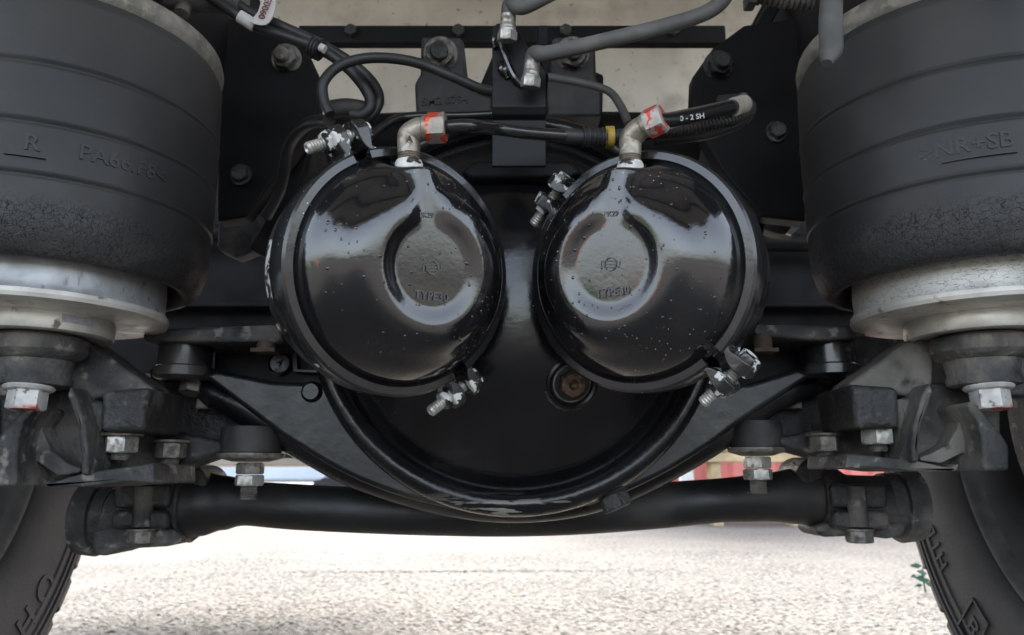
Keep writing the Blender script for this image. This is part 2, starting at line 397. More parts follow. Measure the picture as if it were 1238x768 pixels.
# ------------------------------------------------------------------ truck chassis overhead
def chan(mb, x0, x1, y0, y1, z0, z1, t=.008, open_side=1):
    """C channel running along y"""
    mb.box(((x0 + x1) / 2, (y0 + y1) / 2, z1 - t / 2), (x1 - x0, y1 - y0, t))
    mb.box(((x0 + x1) / 2, (y0 + y1) / 2, z0 + t / 2), (x1 - x0, y1 - y0, t))
    xw = x0 if open_side > 0 else x1 - t
    mb.box((xw + t / 2, (y0 + y1) / 2, (z0 + z1) / 2), (t, y1 - y0, z1 - z0 - 2 * t - .0005))
for s in (-1, 1):
    t = thing('frame_rail', ('black chassis rail behind the air spring with lettering PA66' if s < 0 else 'black chassis rail behind the air spring with lettering NR+SB'), 'chassis rail', (s * .43, 1.5, 1.0), 'chassis rails')
    mb = MB(); chan(mb, min(s * .40, s * .47), max(s * .40, s * .47), .45, 2.6, .90, 1.18, open_side=s)
    obj('channel', mb, M['chassis'], t, bevel=.003)
    mb = MB()
    # hanger plate with cut corner, hung inside the rail
    if s < 0: poly = [(262, 20), (352, 30), (372, 62), (386, 92), (384, 145), (340, 205), (298, 262), (262, 268)]
    else: poly = [(975, 20), (900, 30), (862, 58), (838, 92), (836, 140), (872, 205), (920, 262), (975, 268)]
    mb.pp(poly, .98, .03)
    obj('hanger_plate', mb, M['chassis'], t, bevel=.004)
    bx, by = ((347, 72), (868, 80))[s > 0]
    c = at(bx, by, .98); Mx = frame(c, (0, -1, -.25), roll=.3)
    mb = MB(); mb.cyl(.021, .004, Mx, ch=.001); mb.hexa(.0165, .016, Mx @ Matrix.Translation((0, 0, .004))); mb.thread(.010, .012, Mx @ Matrix.Translation((0, 0, .02)), hollow=False)
    obj('bolt', mb, M['steel_dirty'] if s < 0 else M['cast_dark'], t)
# strut and dark brackets between rail and axle
for s, poly, lab in ((-1, [(300, 300), (318, 270), (352, 205), (362, 168), (376, 172), (366, 215), (336, 280), (322, 312)], 'dark curved stay rod between chassis rail and brake chamber'),
                (1, [(884, 262), (905, 262), (918, 212), (935, 118), (947, 118), (936, 220), (922, 290), (900, 310)], 'dark stay strip hanging from chassis rail by air spring')):
    mb = MB(); mb.pp(poly, 1.02, .02); tag(obj('stay_bar', mb, M['chassis'], bevel=.003), lab, 'stay bar', 'stays under the chassis rails')
for s, poly, lab in ((-1, [(262, 300), (268, 205), (300, 200), (304, 262), (320, 280), (318, 300), (285, 312)], 'dusty grey bracket between air spring and stay rod'),
                     (1, [(905, 270), (912, 190), (922, 182), (930, 240), (965, 248), (962, 285), (940, 282)], 'dusty grey bracket with bright broken edge beside air spring')):
    mb = MB(); mb.pp(poly, 1.08, .03); tag(obj('axle_bracket', mb, M['cast'], bevel=.004), lab, 'bracket', 'brackets above the axle')

tag(obj('stay_bar', MB().pp([(934, -6), (952, -6), (914, 62), (897, 60)], .99, .03), M['chassis'], bevel=.003), 'sloping dark bar running up past the ribbed connector', 'stay bar', 'stays under the chassis rails')
mb = MB(); mb.pp([(953, 262), (962, 266), (968, 264), (966, 276), (957, 284), (951, 282), (958, 274)], 1.07, .006); tag(obj('chipped_edge', mb, M['label']), 'whitish chip on the broken edge of the grey bracket beside the air spring', 'chip')  # pale piece added for the bright chipped edge of the bracket
for (pts, r, m, lab) in (
        ([(228, -8), (232, 30), (240, 70), (236, 120)], .011, 'cable', 'dark vertical hose behind the rim of the PA66 air spring'),
        ([(880, 168), (905, 190), (915, 230), (912, 262)], .006, 'cable', 'thin dark cable falling from the hose loop beside the stay strip')):
    mb = MB(); mb.tube([at(x, y, 1.0) for x, y in pts], r, n=12); tag(obj('hose', mb, M[m]), lab, 'hose')
for (px, py, lab) in ((938, 160, 'dark bolt head high on the rail near the hose end band'), (292, 212, 'dark bolt head on the rail plate above the grey bracket')):
    mb = MB(); mb.cyl(.015, .003, frame(at(px, py, .978), (0, -1, 0)), 24); mb.hexa(.0115, .012, frame(at(px, py, .978), (0, -1, 0), roll=.2 + px)); tag(obj('plate_bolt', mb, M['cast_dark']), lab, 'bolt')
t = thing('chassis_crossmember', 'dark cross channel bolted under the body in front of the beige panel', 'crossmember', (0, 1.3, 1.14))
mb = MB(); z0, z1 = at(500, 52, 1.3).z, at(500, 30, 1.3).z
mb.box((0, 1.311, (z0 + z1) / 2), (.80, .022, z1 - z0)); obj('beam', mb, M['chassis'], t, bevel=.004)
for x in (-.3, -.1, .1, .3):
    mb = MB(); mb.hexa(.012, .01, frame((x, 1.30, (z0 + z1) / 2 + .004), (0, -1, 0))); obj('bolt', mb, M['cast_dark'], t)

t = thing('body_panel', 'beige ribbed panel across the underside behind the dark cross channel', 'panel', (0, 1.6, 1.2))
mb = MB()
prof = [(1.62, 1.02), (1.60, 1.03), (1.60, 1.10), (1.585, 1.108), (1.585, 1.118), (1.60, 1.126), (1.60, 1.165), (1.588, 1.170), (1.588, 1.176), (1.60, 1.182), (1.60, 1.262), (1.60, 1.63), (1.66, 1.63), (1.66, 1.02)]
mb.prism([(-.62, y, z + .05) for y, z in prof], (1.24, 0, 0)); obj('pressed_sheet', mb, M['beige'], t, bevel=.004)
t = thing('shading_cargo_floor', 'underside of the truck body over the axle, extended rearward to block the sky', 'truck body', (0, 1.6, 1.42))
mb = MB(); mb.box((0, .70, 1.72), (2.4, 3.8, .05)); obj('floor_sheet', mb, M['beige'], t)  # rear overhang stretched past the camera to keep sky light off the axle
for yb in (-.82, -.12, .45, .85, 2.2):
    mb = MB(); mb.box((0, yb, 1.66), (2.3, .06, .07)); obj('bearer', mb, M['chassis'], t, bevel=.004)
# added plate ahead of the axle, blocks the bright background in the gaps
t = thing('background_blocker', 'added dark plate far ahead under the chassis blocking the bright background', 'crossmember', (0, 1.9, .85))
mb = MB(); zl = at(600, 452, 1.9).z; mb.box((0, 1.9, (zl + 1.60) / 2), (2.3, .05, 1.60 - zl)); mb.box((0, 1.86, zl - .006), (2.3, .12, .012))
mb.box((0, 1.85, zl + .16), (2.3, .06, .014)); mb.box((-.52, 1.84, zl + .30), (.06, .07, .5)); mb.box((.55, 1.84, zl + .30), (.06, .07, .5)); mb.tube([(-1.1, 1.8, zl + .34), (1.1, 1.8, zl + .30)], .022); obj('web_plate', mb, M['chassis'], t, bevel=.004)

# rubber engine-style mounts either side of the hose bracket
for (x0, sgn, lab) in ((535, -1, 'black block mount with big bolt beside the loop cable'), (694, 1, 'black block mount with big bolt behind the thick grey hose')):
    t = thing('block_mount', lab, 'mount', at(x0, 100, .98), 'block mounts on the cross channel')
    mb = MB(); mb.pp([(x0 - 26, 44), (x0 + 22, 44), (x0 + 26, 52), (x0 + 27, 92), (x0 + 34, 108), (x0 + 60 if sgn < 0 else x0 + 34, 118), (x0 + 60 if sgn < 0 else x0 + 34, 140), (x0 - 32, 140), (x0 - 34, 100), (x0 - 27, 88)], .98, .10)
    obj('block', mb, M['rubber'], t, bevel=.005)
    Mx = frame(at(x0 - 2, 66, .978), (0, -1, -.35), roll=.25)
    mb = MB(); mb.cyl(.024, .004, Mx, ch=.001); mb.hexa(.0205, .016, Mx @ Matrix.Translation((0, 0, .004))); obj('nut', mb, M['steel_dirty'], t)
    mb = MB(); mb.cyl(.0125, .012, Mx @ Matrix.Translation((0, 0, .02)), ch=.002); obj('stud', mb, M['cast_dark'], t)
    if sgn < 0:
        mb = MB(); vs, fs = text('5M2 0794', .016, .001); mb.add(vs, fs, frame(at(x0 + 3, 122, .979), (0, -1, 0), roll=.06)); obj('cast_lettering', mb, M['rubber'], t)
t = thing('cross_tube', 'black cross tube behind the brake hoses above the axle', 'cross tube', (0, 1.1, .9))
mb = MB(); mb.tube([at(400, 175, 1.14), at(560, 168, 1.14), at(840, 172, 1.14)], .045, smooth=0, n=24); obj('tube', mb, M['chassis'], t)
mb = MB(); mb.pp([(560, 150), (598, 60), (660, 60), (730, 90), (728, 150), (700, 205), (560, 205)], 1.06, .06); obj('saddle_plate', mb, M['chassis'], t, bevel=.004)

# ------------------------------------------------------------------ axle housing
AX = Vector((at(622, 370, .842).x, .842, at(622, 370, .842).z))
t = thing('axle_housing', 'black banjo axle housing with large domed cover in the middle', 'axle housing', AX)
Mx = frame(AX, (0, -1, 0))
def sm(a, b, x): x = max(0, min(1, (x - a) / (b - a))); return x * x * (3 - 2 * x)
# banjo body with sweeping lower edge
low = [(240, 452), (300, 497), (352, 535), (420, 575), (490, 602), (560, 617), (625, 622), (690, 616), (745, 600), (805, 572), (860, 538), (905, 505), (985, 454)]
lowc = [(p.x, p.y) for p in crom([(x, y, 0) for x, y in low], 5)]
poly = lowc + [(966, 445), (905, 464), (842, 466), (842, 392), (870, 300), (800, 205), (720, 160), (622, 148), (530, 160), (440, 205), (370, 300), (398, 392), (398, 463), (330, 461), (262, 447)]
mb = MB(); mb.pp(poly, .845, .20); obj('banjo_body', mb, M['housing'], t, bevel=.022, seg=5)
ins = [(238, 458), (262, 470), (306, 490), (358, 520), (424, 556), (492, 580), (560, 596), (625, 601), (690, 595), (743, 580), (800, 554), (856, 522), (900, 492), (944, 470), (990, 458)]
mb = MB(); mb.pp([(258, 424), (300, 402), (410, 398), (410, 475), (330, 470), (258, 454)], .905, .08); obj('recessed_wall', mb, M['chassis'], t, bevel=.004)
mb = MB(); mb.pp([(976, 424), (935, 402), (830, 398), (830, 475), (905, 472), (976, 452)], .905, .08); obj('recessed_wall', mb, M['chassis'], t, bevel=.004)
mb = MB(); mb.tube([at(x, y + 7, .888) for x, y in ins], [.010, .017, .021] + [.022] * 9 + [.021, .017, .010], n=20, smooth=5); obj('rolled_edge', mb, M['housing'], t)
# bead ring and dome
R = .217
prof = [(R + .012, -.03)] + [(R - .001 + .0135 * math.cos(a * PI / 14), .002 + .018 * math.sin(a * PI / 14)) for a in range(14)] + [(R - .0155, .0005), (R - .018, -.001), (R - .021, .002)]
mb = MB(); mb.lathe(prof, Mx, 128); obj('cover_flange', mb, M['worn_rim'], t)
prof = []
Rd = R - .021
for i in range(41):
    q = i / 40; r = Rd * (1 - q); prof.append((r, .002 + .072 * (1 - (r / Rd) ** 2.3) + .004 * sm(0, .05, q)))
mb = MB(); mb.lathe(prof, Mx, 128); obj('domed_cover', mb, M['dome'], t)
def dome_pt(px, py):
    a = at(px, py, .80) - AX
    r = math.hypot(a.x, a.z); f = lambda r: .006 + .072 * (1 - (r / Rd) ** 2.3)
    h = f(r); sl = (f(r + .002) - f(r - .002)) / .004
    nrm = Vector((-sl * a.x / r, -1, -sl * a.z / r)).normalized()
    return Vector((AX.x + a.x, AX.y - h, AX.z + a.z)), nrm
p, nrm = dome_pt(690, 466)
Mp = frame(p - nrm * .004, nrm)
plug = MB(); plug.lathe([(.027, -.004), (.027, .006), (.0245, .0075), (.022, .006), (.0205, .001), (.0205, -.002), (0, -.002)], Mp, 40)
pb = obj('plug_boss', plug, M['housing'], t)
mb = MB(); mb.lathe([(.0200, .0), (.0198, .004), (.0185, .0045), (.0178, .002), (0, .002)], Mp, 40); obj('washer', mb, M['steel_dirty'], pb)
mb = MB(); mb.hexa(.0135, .011, Mp @ Matrix.Translation((0, 0, .001)), hole=.0055); obj('filler_plug', mb, M['rust'], t)
mb = MB(); mb.lathe([(.0285, -.0005), (.0292, .0025), (.0262, .004)], Mp, 30, a0=PI * 1.1, a1=PI * 1.85, rf=lambda a, r, h: (r + .0008 * noise.noise((a * 9, r * 400, 0)), h)); obj('rust_edge', mb, M['rust_dark'], pb)
# drain bolt low on the flange
Mp = frame(at(738, 594, .85), (.38, -.15, -.9)); mb = MB(); mb.cyl(.019, .004, Mp, ch=.001); mb.hexa(.0165, .016, Mp @ Matrix.Translation((0, 0, .004))); obj('drain_plug', mb, M['cast_dark'], t)
# top ridge where the bracket sits
mb = MB(); mb.pp([(556, 206), (575, 193), (690, 193), (706, 208), (690, 216), (570, 216)], .775, .10); obj('bracket_seat', mb, M['chassis'], t, bevel=.006)
# round-headed casting plugs beside the bowl
for (px, py, r) in ((340, 440, .013), (377, 474, .010)):
    Mp = frame(at(px, py, .905 if r > .012 else .845), (0, -1, 0)); mb = MB(); mb.lathe([(r * 1.18, -.004), (r * 1.18, .001), (r * 1.08, .002), (r, .001), (r, .004), (r * .85, .006), (0, .006)], Mp, 28); pl = obj('round_plug', mb, M['housing'], t)
    if r > .012: mb = MB(); vs, fs = text('4', .013, .0006); mb.add(vs, fs, Mp @ Matrix.Translation((0, 0, .0062)) @ Matrix.Rotation(-.4, 4, 'Z')); obj('plug_mark', mb, M['chassis'], pl)
mb = MB(); mb.pp([(352, 425), (358, 425), (360, 446), (402, 448), (402, 452), (354, 450)], .89, .02); obj('plate_lip', mb, M['housing'], t, bevel=.001)

# ------------------------------------------------------------------ U-bolt plates above the axle arms
for s in (-1, 1):
    if s < 0:
        t = thing('clamp_plate', 'dusty flat clamp plate on the axle beside the chamber with worn sticker', 'clamp plate', at(240, 405, .83), 'clamp plates on the axle arms')
        pl = [(172, 398), (340, 392), (340, 410), (330, 414), (205, 413), (172, 412)]; cyl = (226, 430, 62); rb = (322, 414); ey = (245, 466)
    else:
        t = thing('clamp_plate', 'dusty flat clamp plate on the axle beside the chamber with crooked clamp bolt', 'clamp plate', at(980, 405, .83), 'clamp plates on the axle arms')
        pl = [(905, 392), (1048, 394), (1048, 408), (1000, 412), (915, 406)]; cyl = (1000, 428, 62); rb = (922, 414); ey = (998, 452)
    mb = MB(); mb.pp(pl, .825, .16); obj('plate', mb, M['cast'], t, bevel=.004)
    c = at(cyl[0], cyl[1] - 16, .865); r = px2m(cyl[2] / 2, 430, .865)
    mb = MB(); mb.lathe([(0, 0), (r, 0), (r, -.028), (r * 1.12, -.030), (r * 1.12, -.040), (r * .9, -.044), (0, -.044)], Matrix.Translation(c), 36); obj('bush', mb, M['satin'], t)
    c = at(rb[0], rb[1], .835); mb = MB(); mb.cyl(.0100, .020, Matrix.Translation(c - Vector((0, 0, .008)))); mb.box((c.x, c.y, c.z - .010), (.026, .024, .004)); obj('rusty_bolt', mb, M['rust_dark'], t)
    Mp = frame(at(ey[0] - 6 * 0, ey[1] - 3, .90), (0, -1, -.2))
    mb = MB(); mb.hexa(.013, .014, frame(at(ey[0] - (12 if s < 0 else 0), ey[1] - 4, .88), (0, -.3, -1))); obj('nut', mb, M['steel_dirty'] if s < 0 else M['cast_dark'], t)
    # lower half of the clamp: block behind the arm
    if s < 0: bl = [(180, 445), (236, 452), (240, 478), (286, 481), (286, 496), (262, 500), (345, 502), (350, 520), (345, 532), (188, 532)]
    else: bl = [(1068, 440), (1000, 445), (960, 462), (957, 478), (925, 480), (925, 495), (872, 505), (868, 520), (872, 530), (1040, 530)]
    mb = MB(); mb.pp(bl, .915, .10); obj('lower_block', mb, M['cast_dark'], t, bevel=.005)
    c = at(262 if s < 0 else 945, 488, .905); mb = MB(); mb.box(c, (.042, .02, .014)); obj('spacer', mb, M['steel_dirty'], t, bevel=.002)

# ------------------------------------------------------------------ shock mounts under the axle arm
for s in (-1, 1):
    cx = 305 if s < 0 else 913
    t = thing('shock_mount', 'rubber pad with washer and stacked nut in front of the grey tank' if s < 0 else 'rubber pad with washer and two stacked nuts before the red container', 'shock mount', at(cx, 545, .88), 'shock absorber mounts under the axle')
    c = at(cx, 530 if s < 0 else 523, .88); Mx = Matrix.Translation(c)
    rp = px2m(36 if s < 0 else 31, 540, .88)
    mb = MB(); mb.lathe([(0, .012), (rp, .012), (rp * 1.03, 0), (rp, -.016), (rp * .9, -.017), (0, -.017)], Mx, 40); obj('rubber_pad', mb, M['rubber'], t)
    mb = MB(); mb.lathe([(0, -.017), (rp * 1.08, -.017), (rp * 1.1, -.0195), (rp * 1.06, -.022), (rp * .6, -.026), (0, -.026)], Mx, 40); obj('cup_washer', mb, M['steel_dirty'], t)
    mb = MB(); mb.hexa(.0155, .013, Matrix.Translation(c + Vector((0, 0, -.040)))); obj('nut', mb, M['steel'] if s > 0 else M['steel_dirty'], t)
    mb = MB(); mb.hexa(.0165, .012, Matrix.Translation(c + Vector((0, 0, -.0525))) @ Matrix.Rotation(.5, 4, 'Z')); obj('nut', mb, M['steel'], t)
    mb = MB(); mb.thread(.0095, .016, frame(c + Vector((0, 0, -.052)), (0, 0, -1), up=(0, 1, 0)), hollow=False); obj('stud', mb, M['steel_dirty'], t)

# ------------------------------------------------------------------ anti-roll bar
AY = .97
t = thing('anti_roll_bar', 'thick black anti-roll tube slung across under the axle cover', 'anti-roll bar', at(619, 615, AY))
q = px2m(1, 615, AY)
pts = [(222, 611, 40), (245, 609, 38), (272, 608, 32), (302, 609, 26), (360, 613, 27), (440, 617, 27), (530, 620, 27), (620, 621, 27), (710, 618, 27), (800, 611, 27), (870, 605, 26), (920, 602, 28), (962, 600, 33), (985, 600, 37), (1002, 600, 39)]
mb = MB(); mb.tube([at(x, y, AY) for x, y, r in pts], [r * q for x, y, r in pts], n=40, smooth=6); obj('tube', mb, M['tube'], t)
for s in (-1, 1):
    # clamp eye: lathe along x
    if s < 0: c = at(160, 626, AY); X = lambda px: (px - 160) * q
    else: c = at(1050, 610, AY); X = lambda px: (1050 - px) * q
    Mx = frame(c, (s, 0, 0), up=(0, 0, 1))
    if s < 0: e = {'ringo': 100, 'ring': 125, 'neck': 140, 'body': 205, 'end': 228}
    else: e = {'ringo': 1108, 'ring': 1082, 'neck': 1066, 'body': 1008, 'end': 985}
    d = lambda px: abs(px - (160 if s < 0 else 1050)) * q * (1 if (px - (160 if s < 0 else 1050)) * s > 0 else -1)
    rr = 44 * q
    mb = MB(); mb.lathe([(0, d(e['ringo'])), (rr * .8, d(e['ringo'])), (rr * .97, d(e['ringo']) - .003), (rr * 1.02, d(e['ring']) + .004), (rr * .98, d(e['ring'])), (rr * .86, d(e['ring']) - .001), (rr * .84, d(e['neck'])), (0, d(e['neck']))], Mx, 56); obj('bush_ring', mb, M['cast'], t)
    cl = [(128, 629, 37), (150, 627, 36), (190, 623, 35.5), (206, 619, 36), (216, 614, 39), (222, 612, 43), (229, 611, 44), (231, 611, 42)] if s < 0 else [(1080, 612, 37), (1055, 612, 36), (1022, 610, 35.5), (1010, 607, 36), (1000, 604, 39), (994, 602, 43), (986, 601, 44), (984, 601, 42)]
    mb = MB(); mb.tube([at(x, y, AY) for x, y, r in cl], [r * q for x, y, r in cl], n=56, smooth=0); eye = obj('clamp_eye', mb, M['cast_dark'], t)
    # clamp ears with split line and bolt in front of the eye
    cx = 170 if s < 0 else 1040
    mb = MB(); yf = AY - .052
    x0, x1 = sorted((at(cx - 34, 600, yf).x, at(cx + 34, 600, yf).x))
    zt, zm_, zb = at(cx, 585, yf).z, at(cx, 616, yf).z, at(cx, 640, yf).z
    mb.box(((x0 + x1) / 2, yf + .035, (zt + zm_) / 2 + .0008), (x1 - x0, .07, zt - zm_ - .0016)); obj('clamp_ear', mb, M['cast_dark'], t, bevel=.006, seg=3)
    mb = MB(); mb.box(((x0 + x1) / 2, yf + .035, (zb + zm_) / 2 - .0008), (x1 - x0, .072, zm_ - zb - .0016)); obj('clamp_ear', mb, M['cast_dark'], t, bevel=.006, seg=3)
    mb = MB(); xc = (x0 + x1) / 2
    mb.cyl(.011, zt - zb - .006, Matrix.Translation((xc + s * -.004, yf + .001, zb + .003)), 20); obj('bolt_shank', mb, M['cast'], t)
    mb = MB(); mb.cyl(.017, .002, Matrix.Translation((xc, yf + .012, zb - .002))); mb.hexa(.0155, .014, Matrix.Translation((xc, yf + .012, zb - .016))); obj('bolt_head', mb, M['steel_dirty'], t)
    # bottom cradle under the eye
    mb = MB()
    if s < 0: pl = [(126, 630), (214, 640), (218, 652), (205, 661), (150, 664), (122, 674), (110, 668), (108, 630)]
    else: pl = [(1082, 630), (1000, 632), (985, 640), (996, 650), (1045, 648), (1075, 652), (1095, 648), (1100, 628)]
    mb.pp(pl, AY - .035, .07); obj('cradle', mb, M['cast'], t, bevel=.008, seg=3)
    # upper link climbing behind
    mb = MB()
    if s < 0: pl = [(190, 592), (200, 575), (222, 562), (240, 566), (250, 585), (232, 600)]
    else: pl = [(1020, 590), (1008, 568), (990, 552), (972, 558), (965, 575), (985, 595)]
    mb.pp(pl, AY - .03, .08, sub=3); obj('clamp_shoulder', mb, M['cast_dark'], t, bevel=.006, seg=3)

# ------------------------------------------------------------------ air springs
def air_spring(s):
    SX, SY = (-.468, .75) if s < 0 else (.465, .755)
    zt = at(270, 76, SY).z; zb = at(205, 352, SY).z; zp = at(205, 386, SY).z
    base = Vector((SX, SY, zt))
    t = thing('air_spring', 'large black rubber air spring marked PA66 over a silver piston' if s < 0 else 'large black rubber air spring marked NR+SB with grey pipe end at its rim', 'air spring', base, 'air springs on the axle')
    Mx = Matrix.Translation(base)
    Rb = .150; H = zt - zb
    prof = [(Rb * .90, .004), (Rb * .955, .000), (Rb * .985, -.008)]
    N = 170
    for i in range(N + 1):
        z = -.014 - (H - .060) * i / N
        r = Rb * (1.0 + .012 * math.sin(PI * i / N)) 
        for zz in (-.078, -.133, -.180):
            dd = z - zz
            r += .0009 * math.exp(-(dd / .0012) ** 2) - .0008 * math.exp(-((dd + .0028) / .0013) ** 2)
        prof.append((r, z))
    z1 = prof[-1][1]; zr = -(H) + .002; ro = prof[-1][0]; rp = .113
    # rolling lobe: half torus down and under to the piston
    rc = (ro - rp) / 2
    for i in range(1, 17):
        a = PI * i / 16 * .96; prof.append((ro - rc * (1 - math.cos(a)), z1 - (z1 - zr) * math.sin(a)))
    prof.append((rp - .004, z1 + .03))
    mb = MB(); mb.lathe(prof, Mx, 144, rf=lambda a, r, h: (r + .0009 * noise.noise((3 * math.cos(a), 3 * math.sin(a), h * 14 + s * 5)), h)); bl = obj('bellows', mb, M['bellows'], t)
    mb = MB(); mb.lathe([(0, .02), (Rb * .93, .02), (Rb * .985, .017), (Rb * 1.0, .009), (Rb * .995, .001), (Rb * .97, -.004), (Rb * .94, -.002)], Mx, 144); obj('bead_plate', mb, M['rim_ring'], t)
    # piston: skirt, flange disc, boss disc
    zf = zp - zt
    mb = MB(); mb.lathe([(rp - .006, z1 + .02), (rp - .001, zf + .030), (rp - .002, zf + .014), (rp + .002, zf + .007)], Mx, 144); obj('piston_skirt', mb, M['galv_plain'] if s < 0 else M['galv_cracked'], t)
    mb = MB(); mb.lathe([(rp - .002, zf + .009), (rp + .0025, zf + .007), (rp + .0035, zf + .003), (rp + .002, zf - .0005), (rp - .004, zf - .002), (.06, zf - .002)], Mx, 144); obj('flange', mb, M['galv'], t)
    mb = MB(); mb.lathe([(.066, zf - .001), (.0665, zf - .003), (.0665, zf - .016), (.065, zf - .0185), (.058, zf - .0195), (.054, zf - .0175), (.03, zf - .0175)], Mx, 96); obj('base_disc', mb, M['galv'], t)
    # embossed lettering
    mb = MB()
    def wr():
        nonlocal mb
        obj('raised_lettering', mb, M['bellows_mark'], bl); mb = MB()
    def emb(body, size, ang0, z, rr=.0008):
        vs, fs = text(body, size, .0008)
        out = []
        for v in vs:
            a = ang0 + v.x / Rb; r = Rb * 1.008 + .0003 + v.z
            out.append((base.x + r * math.sin(a), base.y - r * math.cos(a), base.z + z + v.y))
        mb.add(out, fs)
    def bar(ang0, w_, z):
        vs = []; n = 12
        for i in range(n + 1):
            a = ang0 + w_ / Rb * (i / n - .5)
            for dz in (-.0006, .0006):
                for dr in (0, .0022): r = Rb * 1.008 + dr; vs.append((base.x + r * math.sin(a), base.y - r * math.cos(a), base.z + z + dz))
        fs = []
        for i in range(n):
            b = i * 4
            for (p, q_) in ((0, 1), (1, 3), (3, 2), (2, 0)): fs.append((b + p, b + q_, b + 4 + q_, b + 4 + p))
        mb.add(vs, fs)
    if s < 0:
        emb('R', .020, .405, -.155); wr(); bar(.38, .03, -.167); wr(); emb('PA66.F8<', .020, .90, -.155); wr()
    else:
        emb('>NR+SB', .020, -.50, -.155); wr(); bar(-.44, .055, -.167); wr()
    if s < 0:
        mb = MB(); a0, a1 = .80, 1.25
        mb.lathe([(.0668, zf - .012), (.0668, zf - .004)], Mx, 12, a0=-PI / 2 + a0, a1=-PI / 2 + a1); obj('faded_sticker', mb, M['faded'], t)
    return t, base, zf, z1
spr = {}
for s in (-1, 1): spr[s] = air_spring(s)
# grey pipe ending at the rim of one spring
t = thing('grey_pipe', 'stiff grey pipe with a slanted cut end hanging over the spring rim', 'pipe', at(1005, 30, .63))
mb = MB(); mb.tube([at(1012, -60, .62), at(1006, -10, .62), at(1004, 30, .62), at(1005, 58, .618), at(1002, 68, .615), at(1000, 77, .612)], [.0098, .0098, .0102, .0102, .0085, .0045], n=20, smooth=3); obj('tube', mb, M['hose'], t)
t2 = tag(obj('pipe_bracket', MB().pp([(1040, 4), (1066, 0), (1085, -40), (1130, -40), (1135, 2), (1090, 8)], .70, .03), M['cast'], bevel=.004), 'grey bracket lug on top of the NR+SB air spring', 'bracket')

